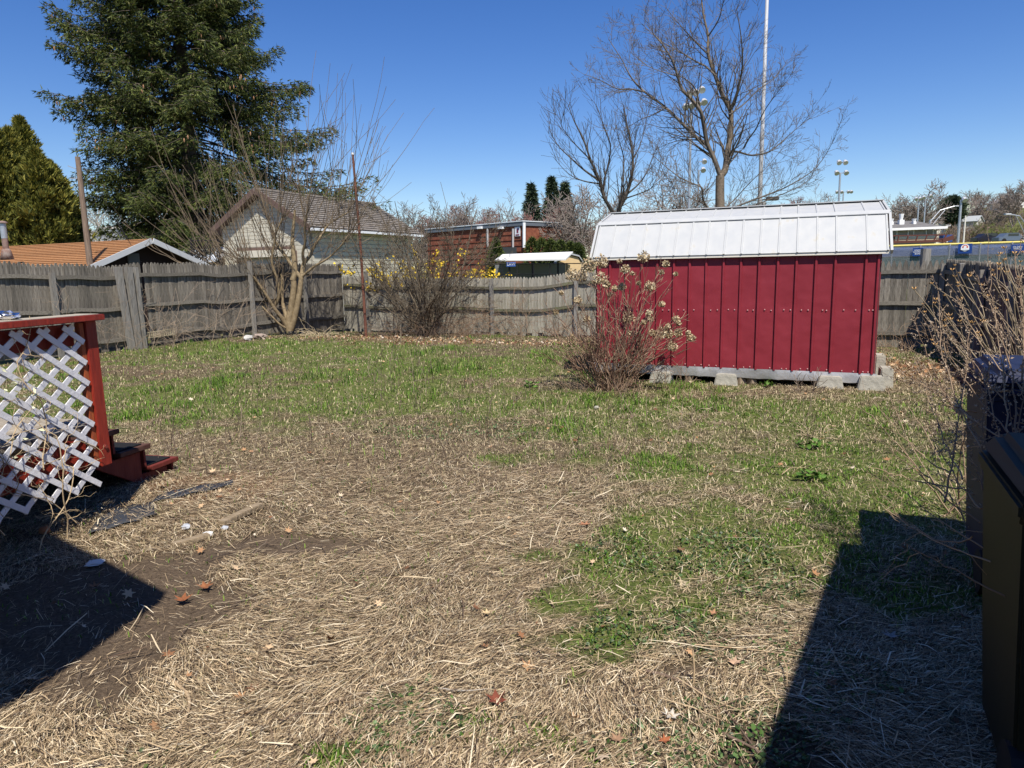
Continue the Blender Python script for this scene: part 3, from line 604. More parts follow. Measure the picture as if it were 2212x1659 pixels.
for a_, b_, z_, d_ in starts:
    dv = DX * d_[0] + DY * d_[1] + ZD * d_[2]
    main = wander(dp(a_, b_, z_), dv, random.uniform(.8, 1.25), 16, .26, .0045, ln, keep=kp)
    for p_ in main[2::3]: 
        s2 = wander(p_, dv * random.uniform(-.4, 1) + RNG.normal(0, .8, 3), random.uniform(.15, .5), 9, .45, .0022, ln, keep=kp)
        for p2 in s2[3::3]: wander(p2, RNG.normal(0, 1, 3), random.uniform(.05, .14), 5, .5, .0011, ln)
ln.build('stems', vine_m, vine, sides=5)
n = 26; P, Fs = leaf_shapes(*[np.array(v) for v in zip(*[(DP + dp(.11, random.uniform(-.72, -.5), random.choice([.7, 1.0]) + random.gauss(0, .07))) for _ in range(n)])], RNG.uniform(.012, .032, n), 1.5, MAPLE[:1] + [(1, 0, .2), (0, .4, 0), (-1, 0, .2), (0, -.4, 0)])
P = P - DP; lf_o = link('pale_leaves', np_mesh('pale_leaves', P, Fs, mat('pale_yellow_leaf', (.62, .62, .40), .7, island=.2)), vine); lf_o['kind'] = 'stuff'

# ------------------------------------------------------------------ trees: shared growers
def limb(mb_lines, pts, r0_, r1_):
    P = [np.array(p, float) for p in pts]
    # smooth the traced limb
    Q = []
    for i in range(len(P) - 1):
        a = P[max(i - 1, 0)]; b_ = P[i]; c_ = P[i + 1]; d_ = P[min(i + 2, len(P) - 1)]
        for t in (0, .25, .5, .75): Q.append(.5 * ((2 * b_) + (-a + c_) * t + (2 * a - 5 * b_ + 4 * c_ - d_) * t * t + (-a + 3 * b_ - 3 * c_ + d_) * t ** 3))
    Q.append(P[-1]); rr = [r0_ + (r1_ - r0_) * (i / (len(Q) - 1)) for i in range(len(Q))]; return Q, rr
def grow(ln, p, d, L_, r, lvl, up=.06, jit=.16, kids=(5, 5, 4), spread=.8, shrink=.55, steps=6):
    q = [p]; d = d / (np.linalg.norm(d) + 1e-9); dirs = [d]
    for i in range(steps):
        d = d + RNG.normal(0, jit, 3); d[2] += up; d = d / np.linalg.norm(d); p = p + d * L_ / steps; q.append(p); dirs.append(d)
    ln.add(q, list(np.linspace(r, max(r * .35, .003), steps + 1)))
    if lvl <= 0: return
    k = kids[min(len(kids) - 1, lvl - 1)]
    for j in range(k):
        f = (j + 1.2 + RNG.random() * .8) / (k + 1.6); i = min(steps, max(1, int(f * steps))); a = dirs[i]
        o_ = RNG.normal(0, 1, 3); o_ -= a * (o_ @ a); o_ /= np.linalg.norm(o_) + 1e-9; nd = a * (1 - .35 * spread) + o_ * spread * RNG.uniform(.6, 1.1)
        grow(ln, q[i], nd, L_ * shrink * RNG.uniform(.75, 1.2) * (1.15 - .5 * f), max(r * (1 - .6 * f) * .6, .003), lvl - 1, up, jit * 1.1, kids, spread, shrink, max(3, steps - 1))
def bare_tree(name, label, cat, base, height, seed, m, group=None, lean=(0, 0), r=.16, kids=(6, 6, 5, 4), spread=.8, up=.08, lvl=4, shrink=.62, split=3, fork=.3, minr=None, st=7):
    global RNG; keep = RNG; RNG = np.random.default_rng(seed)
    o = thing(name, label, cat, tuple(base), group); tr = Lines(); ln = Lines(); p0 = np.array([0, 0, -.3]); f = height * fork
    q = [p0, np.array([lean[0] * .3, lean[1] * .3, f * .5]), np.array([lean[0], lean[1], f])]; tr.add(q, [r * 1.25, r, r * .85])
    for k in range(split):
        a = 2 * pi * (k + RNG.random() * .6) / split; d = np.array([cos(a) * spread * .6, sin(a) * spread * .6, 1.0]); grow(ln, q[-1] - [0, 0, .1 * k * f / 3], d, (height - f) * RNG.uniform(.8, 1.02), r * .62, lvl, up, .13, kids, spread, shrink, st)
    if minr:
        for kk, (PP, RR) in ln.b.items(): ln.b[kk] = (PP, [[max(v, minr) for v in rr] for rr in RR])
    tr.build('trunk', m, o, sides=8); ln.build('crown', m, o); RNG = keep; return o
def copy_thing(src, loc, scale=1.0, rz=0.0, label=None, group=None):
    c = src.copy(); COL.objects.link(c); c.location = loc; c.scale = (scale,) * 3 if not isinstance(scale, tuple) else scale; c.rotation_euler = (0, 0, rz)
    if label: c['label'] = label
    if group: c['group'] = group
    for ch in src.children: k_ = ch.copy(); COL.objects.link(k_); k_.parent = c
    return c
bark_m = mat('grey_brown_bark', (.12, .095, .070), .9, c2=(.20, .16, .12), scale=14, bump=.5)
barkd_m = mat('dark_bark', (.075, .06, .05), .9, c2=(.13, .11, .09), scale=10)
barkf_m = mat('far_bark', (.20, .165, .145), .95, c2=(.28, .235, .205), scale=2)
barkr_m = mat('reddish_twigs', (.22, .10, .09), .95, c2=(.28, .15, .125), scale=2)
tanb_m = mat('tan_smooth_bark', (.17, .125, .07), .8, c2=(.30, .23, .135), scale=9, bump=.3)

# large bare tree beyond the shed
def cs(cx, cy): return 1152 + cx * .3255, cy * .3255
BT = 27.0; base = at(1555.5, 470, BT); base[2] = -.3
bt = thing('bare_tree', 'tall bare tree with forking trunk rising behind the white shed roof', 'tree', tuple(base)); tr = Lines(); ln = Lines()
limbs = [([(1240, 1410), (1238, 1290), (1240, 1165)], .27, .22, 0, 0),
         ([(1240, 1175), (1200, 1060), (1155, 960), (1130, 820), (1110, 740), (1050, 660), (985, 590), (950, 480), (920, 400), (860, 300), (800, 230)], .17, .03, -.8, 5),
         ([(1155, 960), (1090, 915), (1020, 850), (950, 780), (880, 715), (740, 610), (670, 540), (620, 460), (590, 400), (500, 260)], .13, .02, 1.0, 6),
         ([(740, 610), (640, 590), (560, 590), (440, 530), (330, 490)], .06, .012, 1.2, 4),
         ([(1240, 1170), (1275, 1120), (1290, 1000), (1310, 880), (1310, 740), (1260, 640), (1210, 510), (1160, 360), (1160, 240), (1130, 100), (1110, -60)], .21, .03, 0.2, 5),
         ([(1310, 720), (1350, 620), (1380, 500), (1390, 400), (1380, 250), (1350, 60)], .09, .02, -.7, 6),
         ([(1205, 500), (1140, 440), (1080, 410), (1000, 360), (960, 340), (830, 260), (720, 160)], .075, .015, -.4, 5),
         ([(1290, 1020), (1350, 1005), (1450, 1030), (1560, 1010), (1640, 950), (1740, 860), (1830, 790)], .08, .012, .5, 5),
         ([(1395, 985), (1430, 920), (1480, 850), (1530, 740), (1600, 640), (1680, 540)], .06, .012, -.9, 4),
         ([(1300, 760), (1400, 690), (1500, 590), (1600, 520), (1690, 400)], .06, .012, .9, 4),
         ([(1250, 1400), (1330, 1330), (1450, 1200), (1560, 1100), (1640, 1000)], .05, .01, .2, 3),
         ([(1250, 1415), (1400, 1350), (1560, 1290), (1700, 1230), (1880, 1110), (2000, 920)], .075, .012, -.2, 3),
         ([(1260, 1420), (1420, 1380), (1600, 1310), (1760, 1240), (1900, 1140)], .06, .012, .8, 3),
         ([(1230, 1410), (1170, 1390), (1130, 1330), (1120, 1250), (1050, 1215), (960, 1170), (860, 1090), (760, 1000)], .085, .014, -.5, 3),
         ([(1110, 740), (1080, 600), (1000, 520), (900, 490), (760, 440), (650, 350)], .055, .012, -1, 4),
         ([(880, 715), (800, 760), (700, 800), (600, 870)], .045, .01, .6, 3),
         ([(1160, 360), (1060, 260), (960, 150), (880, 50)], .06, .012, .7, 4),
         ([(1160, 240), (1230, 130), (1260, 20), (1290, -60)], .05, .012, -.6, 4),
         ([(1150, 950), (1080, 930), (980, 930), (880, 960), (800, 1000)], .04, .01, .9, 3)]
for pts, ra, rb, dep, kd in limbs:
    n_ = len(pts); ra *= .64; rb *= .7; P_ = [at(*cs(*p), BT + dep * 2.2 * i / (n_ - 1)) - base for i, p in enumerate(pts)]; Q, rr = limb(None, P_, ra, rb)
    (tr if ra > .13 else ln).add(Q, rr)
    if kd:
        for i in range(3, len(Q)):
            for rep in range(2 if i % 3 == 0 else 1):
                if RNG.random() < .2: continue
                a = Q[i] - Q[i - 1]; a /= np.linalg.norm(a); o_ = RNG.normal(0, 1, 3); o_ -= a * (o_ @ a); o_ /= np.linalg.norm(o_)
                nd = a * .75 + o_ * .8 + [0, 0, .25]; frac = i / len(Q); grow(ln, Q[i], nd, RNG.uniform(.8, 2.1) * (1.1 - .4 * frac), max(rr[i] * .35, .008), 2, .06, .12, (4, 3), .7, .5, 5)
for kk, (PP, RR) in ln.b.items(): ln.b[kk] = (PP, [[max(v, .0048) for v in rr] for rr in RR])
tr.build('trunk', bark_m, bt, sides=10); ln.build('branches', mat('bare_branch', (.10, .082, .066), .9, c2=(.17, .145, .12), scale=5), bt, sides=3)

# second bare tree to its left
BS = 31.0; base = at(1334, 474, BS); base[2] = -.3
bs = thing('bare_tree', 'smaller dark bare tree left of the tall one, against the sky beside the shed roof', 'tree', tuple(base)); tr = Lines(); ln = Lines()
for pts, ra, rb, kd in [([(545, 1530), (560, 1440), (575, 1370), (620, 1280), (650, 1180), (660, 1080), (650, 960), (620, 820), (600, 700)], .16, .03, 1), ([(555, 1450), (510, 1380), (465, 1300), (440, 1200), (380, 1060), (330, 920), (270, 800), (230, 690)], .15, .02, 1),
                        ([(465, 1300), (470, 1200), (500, 1080), (510, 960), (470, 840), (420, 700)], .07, .015, 1), ([(575, 1370), (590, 1200), (600, 1050), (560, 900), (540, 740)], .06, .012, 1),
                        ([(620, 1290), (700, 1220), (760, 1130), (800, 1010)], .06, .012, 1), ([(440, 1200), (340, 1130), (250, 1050), (160, 960), (110, 860)], .07, .012, 1), ([(380, 1060), (280, 960), (200, 860), (180, 800)], .05, .01, 1),
                        ([(650, 1080), (710, 960), (740, 840), (750, 760)], .05, .01, 1), ([(600, 1320), (690, 1290), (780, 1250), (820, 1170)], .05, .01, 1), ([(445, 1220), (330, 1200), (230, 1150), (130, 1040)], .05, .01, 1)]:
    n_ = len(pts); dep = random.uniform(-1.5, 1.5); P_ = [at(*cs(*p), BS + dep * i / (n_ - 1)) - base for i, p in enumerate(pts)]; Q, rr = limb(None, P_, ra * .7, rb * .7); ln.add(Q, rr)
    for i in range(4, len(Q)):
        for rep in range(2):
            if RNG.random() < .5: continue
            a = Q[i] - Q[i - 1]; a /= np.linalg.norm(a); o_ = RNG.normal(0, 1, 3); o_ -= a * (o_ @ a); o_ /= np.linalg.norm(o_)
            grow(ln, Q[i], a * .8 + o_ * .6 + [0, 0, .45], RNG.uniform(.8, 1.7), max(rr[i] * .35, .009), 1, .10, .10, (4, 4), .7, .55, 5)
for kk, (PP, RR) in ln.b.items(): ln.b[kk] = (PP, [[max(v, .0055) for v in rr] for rr in RR])
ln.build('branches', barkd_m, bs, sides=4)

# pruned many-stemmed tree by the left fence, with long whips
def c7(cx, cy): return 432 + cx * .2278, 396 + cy * .2278
PT = 20.2; base = at(623, 713, PT); base[2] = float(hgt(base[0], base[1]))
pt = thing('pruned_tree', 'multi-stemmed tan tree with long upright whips growing in front of the left fence corner', 'tree', tuple(base)); st = Lines(); ln = Lines()
stems = [([(850, 1400), (845, 1300), (870, 1150), (890, 980), (880, 900)], .16, .12), ([(880, 920), (900, 840), (890, 700), (875, 560), (885, 420), (900, 250)], .13, .05),
         ([(860, 1390), (895, 1280), (930, 1120), (950, 980), (965, 870)], .13, .11), ([(965, 880), (985, 760), (1040, 690), (1080, 600), (1160, 480), (1230, 380), (1400, 280)], .10, .03),
         ([(990, 760), (975, 660), (1000, 540), (990, 430), (1010, 300)], .07, .03), ([(960, 900), (880, 800), (820, 700), (740, 600), (690, 480), (640, 330)], .09, .03),
         ([(840, 1390), (770, 1270), (700, 1180), (640, 1080), (560, 960), (480, 850), (430, 760)], .09, .03), ([(705, 1170), (745, 1080), (740, 960), (710, 850), (680, 740), (700, 600), (720, 480), (780, 330)], .075, .03),
         ([(830, 1300), (800, 1200), (775, 1080), (780, 900), (740, 780)], .09, .05), ([(820, 1290), (700, 1225), (620, 1190), (540, 1170), (450, 1150), (370, 1155)], .045, .02),
         ([(950, 900), (1080, 790), (1200, 720), (1330, 600), (1420, 470)], .06, .02), ([(840, 1380), (760, 1340), (640, 1220), (420, 1000), (250, 840), (60, 700)], .05, .015)]
heads = []
for pts, ra, rb in stems:
    n_ = len(pts); dep = random.uniform(-.9, .9) * (0 if ra > .12 else 1); P_ = [at(*c7(*p), PT + dep * i / (n_ - 1)) - base for i, p in enumerate(pts)]; P_[0] = P_[0]; Q, rr = limb(None, P_, ra * .70, rb * .62); st.add(Q, rr)
    k0 = int(len(Q) * .35)
    if ra < .125: heads += [(Q[i], (Q[i] - Q[i - 1]) / np.linalg.norm(Q[i] - Q[i - 1]), rr[i]) for i in range(k0, len(Q), 2)] + [(Q[-1], (Q[-1] - Q[-2]) / np.linalg.norm(Q[-1] - Q[-2]), rr[-1])] * 2
for q_, a, r_ in heads:
    for _ in range(2):
        o_ = RNG.normal(0, .55, 3); d = a * .6 + o_ * .8 + [0, 0, .8]; off = q_[0]
        d[0] += -.25 if off < -.4 else (.18 if off > .6 else 0); L_ = RNG.uniform(1.3, 3.9) * (1.15 if off > 0 else 1)
        p_ = q_; w_ = [p_]; d = d / np.linalg.norm(d); ds = [d]
        for i in range(8): d = d + RNG.normal(0, .045, 3) + [0, 0, .05]; d /= np.linalg.norm(d); p_ = p_ + d * L_ / 8; w_.append(p_); ds.append(d)
        ln.add(w_, list(np.linspace(.010, .0036, 9)))
        for j in range(1, 7):
            if RNG.random() < .38:
                o2 = RNG.normal(0, .5, 3); grow(ln, w_[j], ds[j] + o2, RNG.uniform(.25, 1.0), .006, 0, .05, .08, (0,), .6, .5, 5)
    for _ in range(1): grow(ln, q_, RNG.normal(0, 1, 3) + [0, 0, .1], RNG.uniform(.25, .7), .006, 1, .02, .25, (3,), .8, .5, 4)
for tx, ty in ((380, 400), (300, 520), (262, 480), (350, 470), (420, 380), (330, 620), (450, 330), (230, 640), (500, 260), (470, 300)):     # long arching whips to the left
    s0 = heads[int(RNG.integers(0, len(heads)))][0]; s0 = at(*c7(560, 960), PT) - base + RNG.normal(0, .3, 3); e = at(tx, ty, PT + RNG.normal(0, .8)) - base; m_ = (s0 + e) / 2 + np.array([-.3, 0, -.45])
    Q = [(1 - t) ** 2 * s0 + 2 * t * (1 - t) * m_ + t * t * e + RNG.normal(0, .015, 3) for t in np.linspace(0, 1, 14)]; ln.add(Q, list(np.linspace(.017, .005, 14)))
    for i in range(3, 13, 1):
        if RNG.random() < .6: grow(ln, Q[i], (Q[i] - Q[i - 1]) / .3 + RNG.normal(0, .5, 3) + [0, 0, .3], RNG.uniform(.3, 1.0), .0065, 0, .06, .08, (0,), .6, .5, 5)
for kk, (PP, RR) in ln.b.items(): ln.b[kk] = (PP, [[max(v, .0045) for v in rr] for rr in RR])
st.build('stems', tanb_m, pt, sides=9); ln.build('whips', mat('tan_whip', (.22, .165, .105), .85, c2=(.13, .10, .07), scale=3), pt, sides=4)

# dense bare shrub by the back fence
def shrub(name, label, base, n, L_, seed, m, up=.05, spread=.55, kids=(5, 5, 4), lvl=3, r=.018, asym=(0, 0), minr=.003, cat='shrub', shrink=.6, jit=.15, rad=.25, lo=.35):
    global RNG; keep = RNG; RNG = np.random.default_rng(seed); o = thing(name, label, cat, tuple(base)); ln = Lines()
    for k in range(n):
        a = RNG.random() * 2 * pi; t = RNG.random() ** .7 * spread * 1.6; d = np.array([cos(a) * t + asym[0], sin(a) * t + asym[1], 1.0])
        grow(ln, np.array([cos(a) * rad * RNG.random(), sin(a) * rad * RNG.random(), -.03]), d, L_ * RNG.uniform(lo, 1), r * RNG.uniform(.7, 1.2), lvl, up, jit, kids, .75, shrink, 7)
    for kk, (PP, RR) in ln.b.items(): ln.b[kk] = (PP, [[max(v, minr) for v in rr] for rr in RR])
    ln.build('branches', m, o); RNG = keep; return o
b_ = at(925, 716, 20.4); b_[2] = float(hgt(b_[0], b_[1]))
shrub('bare_shrub', 'big twiggy bare shrub in front of the back fence with the forsythia behind it', b_, 36, 5.0, 3, mat('shrub_twig', (.10, .078, .055), .9, c2=(.18, .145, .10), scale=3), spread=.78, r=.022, minr=.0042, lvl=3, kids=(6, 6, 6), shrink=.34, jit=.17, up=.05, lo=.6)
b_ = at(965, 722, 20.6); b_[2] = float(hgt(b_[0], b_[1]))
shrub('bramble', 'low tangle of brown brambles at the foot of the back fence', b_, 90, 1.5, 5, mat('bramble_cane', (.20, .12, .075), .9, c2=(.32, .23, .15), scale=4), up=-.12, spread=1.3, lvl=2, kids=(4, 4), r=.008, cat='brambles', rad=1.5, jit=.25)
b_ = at(1160, 722, 19.6); b_[2] = float(hgt(b_[0], b_[1]))
shrub('bramble', 'thin arching canes against the pale fence left of the hydrangea', b_, 46, 1.8, 6, MATS['bramble_cane'], up=-.05, spread=.9, lvl=2, kids=(4, 3), r=.007, cat='brambles', rad=1.2)
b_ = G(1975, 775, -.25); shrub('bramble', 'brown dead brush between the shed end and the right corner of the yard', b_, 40, 1.0, 8, MATS['bramble_cane'], up=-.06, spread=1.0, lvl=1, kids=(4, 3), r=.005, cat='brambles', rad=.7)
b_ = at(250, 745, 15.7); b_[2] = 0
shrub('bramble', 'bare climbing canes in front of the left fence gate posts', b_, 30, 2.0, 9, mat('pale_cane', (.36, .28, .2), .9, c2=(.25, .19, .14), scale=4), up=-.04, spread=.75, lvl=2, kids=(4, 3), r=.008, cat='brambles', rad=1.6, jit=.22)
b_ = at(430, 735, 17.6); b_[2] = 0
shrub('bramble', 'few thin pale canes before the fence between gate posts and pruned tree', b_, 20, 1.8, 19, MATS['pale_cane'], up=-.02, spread=.6, lvl=2, kids=(3, 3), r=.007, cat='brambles', rad=1.3)
b_ = G(1290, 850, 0); b_[1] -= .2
shrub('weed_clump', 'dry weeds at the foot of the hydrangea', b_, 26, .45, 10, MATS['bramble_cane'], up=-.02, spread=.9, lvl=1, kids=(3, 2), r=.003, cat='weeds', rad=.5, minr=.0018)
b_ = G(1430, 845, 0)
shrub('weed_clump', 'thin dark weeds before the shed skirt right of the hydrangea', b_, 12, .55, 12, MATS['bramble_cane'], up=.0, spread=.5, lvl=1, kids=(3, 2), r=.003, cat='weeds', rad=.35, minr=.0018)
b_ = G(1740, 850, 0)
shrub('weed_clump', 'small dark weed before the second block of the shed', b_, 9, .42, 14, MATS['twig_brown'], up=.0, spread=.8, lvl=1, kids=(4, 2), r=.003, cat='weeds', rad=.12, minr=.0018)
# forsythia beyond the fence
fb = at(905, 600, 22.9); fb[2] = -.3; o = thing('forsythia', 'yellow flowering forsythia behind the back fence', 'shrub', tuple(fb)); ln = Lines(); tips = []
for k in range(44):
    a = RNG.random() * 2 * pi; d = np.array([cos(a) * .7, sin(a) * .25, 1.1]); p_ = np.array([RNG.normal(0, .5), RNG.normal(0, .2), 0]); w_ = [p_]
    for i in range(9): d = d + RNG.normal(0, .08, 3) - [0, 0, .10]; p_ = p_ + d / np.linalg.norm(d) * .34; w_.append(p_)
    ln.add(w_, list(np.linspace(.012, .004, 10))); tips += [w_[i] * (1 - t) + w_[i + 1] * t for i in range(4, 9) for t in (0, .25, .5, .75)]
ln.build('canes', MATS['shrub_twig'], o); T = np.array(tips); T = T[(T[:, 2] > 1.4)]; T = np.concatenate([T + RNG.normal(0, .05, T.shape) for _ in range(3)]); T = T[vnoise(T[:, 0] + 50, T[:, 2] + 50, 2.2, 3) > .33]
P, Fs = leaf_shapes(T[:, 0], T[:, 1], T[:, 2], RNG.uniform(.02, .045, len(T)), 1.6, [(0, 0), (1, .2), (.2, 1), (-.9, .3), (-.3, -1), (.7, -.7)])
link('flowers', np_mesh('flowers', P, Fs, mat('forsythia_yellow', (.72, .50, .03), .7, island=.25)), o)['kind'] = 'stuff'

# ------------------------------------------------------------------ evergreens
def sprays(name, C, D, size, m, parent, k=5, wid=.16, seed=0, curl=.5):
    """C centres, D main directions: each spray is k narrow kite leaves"""
    n = len(C); C = np.repeat(C, k, 0); D = np.repeat(D, k, 0); size = np.repeat(size, k)
    D = D + RNG.normal(0, curl, D.shape); D /= np.linalg.norm(D, axis=1, keepdims=True); o_ = np.cross(D, RNG.normal(0, 1, D.shape)); o_ /= np.linalg.norm(o_, axis=1, keepdims=True)
    s_ = size[:, None]; P = np.stack([C - o_ * s_ * wid * .9, C + o_ * s_ * wid * .9, C + D * s_], 1).reshape(-1, 3); b0 = np.arange(n * k)[:, None] * 3
    return link(name, np_mesh(name, P, [b0 + [0, 1, 2]], m), parent)
spruce_m = mat('spruce_needles', (.05, .08, .02), .65, islandc=[(0, (.018, .028, .011)), (.3, (.045, .066, .017)), (.65, (.095, .122, .026)), (.9, (.16, .185, .04)), (1, (.20, .16, .08))], trans=.15)
SP = 32.0; base = at(428, 560, SP); base[2] = -.3
spruce = thing('spruce_tree', 'huge dark green spruce with hanging cones, top beyond the frame, behind the garages', 'tree', tuple(base))
Lines_t = Lines(); Lines_t.add([(0, 0, 0), (0, 0, 6), (.1, 0, 12), (.1, 0, 19)], [.42, .33, .2, .03]); Lines_t.build('trunk', barkd_m, spruce, sides=10)
def wid_px(ypx, side):   # half widths read off the outline
    return float(np.interp(ypx, [-200, 0, 80, 150, 250, 330, 400, 450, 490], [120, 200, 212, 232, 245, 235, 205, 150, 90])) if side < 0 else float(np.interp(ypx, [-200, 0, 90, 130, 200, 260, 300, 380, 420, 460, 490], [90, 150, 175, 245, 255, 300, 390, 400, 380, 260, 140]))
C = []; D = []; Sz = []; ln = Lines(); cones = []
def needles(p0, p1, n, rad, droop):
    """sprays packed round one branchlet"""
    ax_ = p1 - p0; ax_ = ax_ / (np.linalg.norm(ax_) + 1e-9)
    t = RNG.random((n, 1)); q = p0 + (p1 - p0) * t + RNG.normal(0, 1, (n, 3)) * rad * (1.05 - .6 * t); q[:, 2] -= droop * RNG.random(n) ** 1.5
    C.append(q); D.append(ax_ * 1.0 + RNG.normal(0, .35, (n, 3)) + [0, 0, -.15]); Sz.append(RNG.uniform(.12, .26, n))
z = 3.0
while z < 18.6:
    ypx = 575 - (z - 1.95) / SP * FPX * .975; nb_ = 10
    for k in range(nb_):
        a = 2 * pi * (k + RNG.random() * .9) / nb_ + z; side = cos(a); w_ = wid_px(ypx, -1) if side < 0 else wid_px(ypx, 1); w_ = ((w_ * abs(side) + 215 * (1 - abs(side))) * SP / FPX - .15) * RNG.uniform(.70, 1.06)
        zz_ = z + RNG.normal(0, .18); d = np.array([cos(a), sin(a), float(np.interp(z, [2, 16], [-.10, .18])) + RNG.normal(0, .07)]); p_ = np.array([0, 0, zz_]); n_ = 12; w2 = [p_]
        for i in range(n_):
            t = i / n_; d[2] += (-.085 if t < .45 else .115); pv = p_; p_ = p_ + d / np.linalg.norm(d) * w_ / n_; w2.append(p_); dn_ = d / np.linalg.norm(d)
            lat = np.cross(dn_, [0, 0, 1.0]); lat /= np.linalg.norm(lat)
            if t > .25: needles(pv, p_, 12, .11, .30)
            if t > .2:
                for sg in (-1, 1):
                    if RNG.random() < .12: continue
                    ll = (.30 + 1.15 * (1 - t) ** .8 * min(1, t * 2.2)) * RNG.uniform(.6, 1.15); e_ = p_ + lat * sg * ll * .8 + dn_ * ll * .65 + [0, 0, -.28 * ll - .1 * RNG.random()]
                    ln.add([p_, (p_ + e_) / 2 + [0, 0, .02], e_], [.014, .010, .006]); needles(p_ + (e_ - p_) * .1, e_, int(10 + 16 * ll), .10, .38 if z < 9 else .26)
            if z > 7.5 and RNG.random() < .16 and t > .5: cones.append(p_ + lat * RNG.normal(0, .3) + [0, 0, -.25])
        ln.add(w2, list(np.linspace(.05, .01, n_ + 1)))
    z += .47
C = np.concatenate(C); D = np.concatenate(D); Sz = np.concatenate(Sz)
ln.build('limbs', barkd_m, spruce); sprays('foliage', C, D, Sz, spruce_m, spruce, k=3, wid=.12, curl=.42)
cn = MB()
for c_ in cones: 
    for j in range(2 + int(RNG.integers(0, 2))): q_ = c_ + RNG.normal(0, .09, 3); cn.tube([q_, q_ - [0, 0, .07], q_ - [0, 0, .15]], [.012, .032, .012], 5)
oc = cn.build('cones', mat('spruce_cone', (.36, .20, .11), .8), spruce); oc['kind'] = 'stuff'
def conifer(name, label, base, H_, R0, m, seed, dens=1.0, size=.35, k=4, prof=None, D0=(0, 0, .5), group=None, cat='tree', squash=1.0, wid=.18, trunk=True, z0=.3, curl=.45, lump=.35):
    global RNG; keep = RNG; RNG = np.random.default_rng(seed); o = thing(name, label, cat, tuple(base), group)
    if trunk: Lines_ = Lines(); Lines_.add([(0, 0, -.2), (0, 0, H_ * .5), (0, 0, H_ * .95)], [H_ * .018, H_ * .012, .01]); Lines_.build('trunk', barkd_m, o, sides=6)
    n = int(1500 * dens); z_ = RNG.random(n) ** 1.1; a = RNG.random(n) * 2 * pi
    pr = prof or (lambda t: (1 - t) ** .75 * (.35 + .65 * min(1, t / .12)))
    R_z = np.array([pr(t) for t in z_]) * R0; lumpn = 1 + lump * (vnoise(a * 2.2 + seed, z_ * 9, 1.3, seed) - .5) * 2
    rr = R_z * lumpn * (1 - .38 * RNG.random(n) ** 2.2); C = np.stack([np.cos(a) * rr, np.sin(a) * rr * squash, z0 + z_ * (H_ - z0)], 1)
    D = np.stack([np.cos(a), np.sin(a), np.zeros(n)], 1) * .7 + np.array(D0); sprays('foliage', C, D, RNG.uniform(.6, 1.3, n) * size, m, o, k=k, wid=wid, curl=curl); RNG = keep; return o
arb_m = mat('arborvitae_foliage', (.12, .15, .03), .7, islandc=[(0, (.025, .036, .010)), (.25, (.09, .105, .02)), (.6, (.20, .20, .035)), (1, (.33, .29, .06))], trans=.2)
AY = 27.0
ARB = ((-60, 290, 1.0, 'yellow-green arborvitae plume cut by the left edge of the frame', 1), (-15, 268, .95, 'yellow-green arborvitae plume right at the left edge of the frame', 2), (22, 276, .8, 'yellow-green arborvitae, second plume tip from the left edge', 3), (52, 282, .7, 'short plume between the two tallest arborvitae tips', 4), (80, 258, .75, 'tallest narrow plume of the yellow-green arborvitae row', 5),
       (103, 325, .75, 'middle-height arborvitae plume right of the tallest one', 6), (128, 352, .7, 'lower arborvitae plume next to the last one by the utility pole', 7), (150, 395, .55, 'smallest arborvitae plume touching the utility pole', 8))
for px, top, w_, lb2, sd_ in ARB:
    AYk = AY + (sd_ % 3) * .7; b_ = at(px, 560, AYk); h_ = at(px, top, AYk)[2] + .3; b_[2] = -.3
    conifer('arborvitae', lb2, b_, h_, w_ * 1.1, arb_m, sd_, dens=3.4, size=.22, k=5, prof=lambda t: (1 - t ** 3.4) ** .8 * (.8 + .2 * min(1, t / .2)), D0=(0, 0, 1.0), wid=.22, group='yellow-green arborvitae row', lump=.95)
far_m = mat('far_conifer', (.04, .065, .035), .8, islandc=[(0, (.02, .034, .022)), (.6, (.045, .07, .035)), (1, (.08, .105, .05))])
for px, top, lb2, sd_ in ((1150, 398, 'left of the two dark far conifers above the brick building side', 11), (1193, 383, 'taller right one of the two dark far conifers', 12), (1222, 395, 'thin conifer half hidden behind the bare tree right of the pair', 13)):
    b_ = at(px, 560, 88); b_[2] = -.3; h_ = at(px, top, 88)[2] + .3
    conifer('conifer', lb2, b_, h_, 1.7, far_m, sd_, dens=1.1, size=.62, k=5, wid=.16, D0=(0, 0, -.1), lump=.6, group='far dark conifers')
b_ = at(1072, 565, 46); b_[2] = -.3
conifer('clipped_evergreen', 'conical green evergreen shrub in front of the brick building', b_, at(1076, 517, 46)[2] + .3, .85, mat('hedge_foliage', (.07, .10, .02), .7, islandc=[(0, (.02, .035, .010)), (.5, (.06, .09, .02)), (1, (.14, .16, .035))]), 21, dens=1.2, size=.2, k=5, cat='shrub', prof=lambda t: (1 - t ** 1.6) ** .8)
for i, px in enumerate((1150, 1170, 1190, 1211, 1232, 1248)):
    b_ = at(px, 565, 48); b_[2] = -.3
    conifer('hedge_evergreen', 'rounded green evergreen number %s from the left in the hedge beside the brick building' % ['first', 'second', 'third', 'fourth', 'fifth', 'sixth'][i], b_, at(px, (515, 517, 519, 520, 524, 527)[i], 48)[2] + .3, .62, MATS['hedge_foliage'], 31 + i, dens=.8, size=.2, k=5, cat='shrub', prof=lambda t: (1 - t ** 3) ** .6, group='evergreen hedge by the brick building')

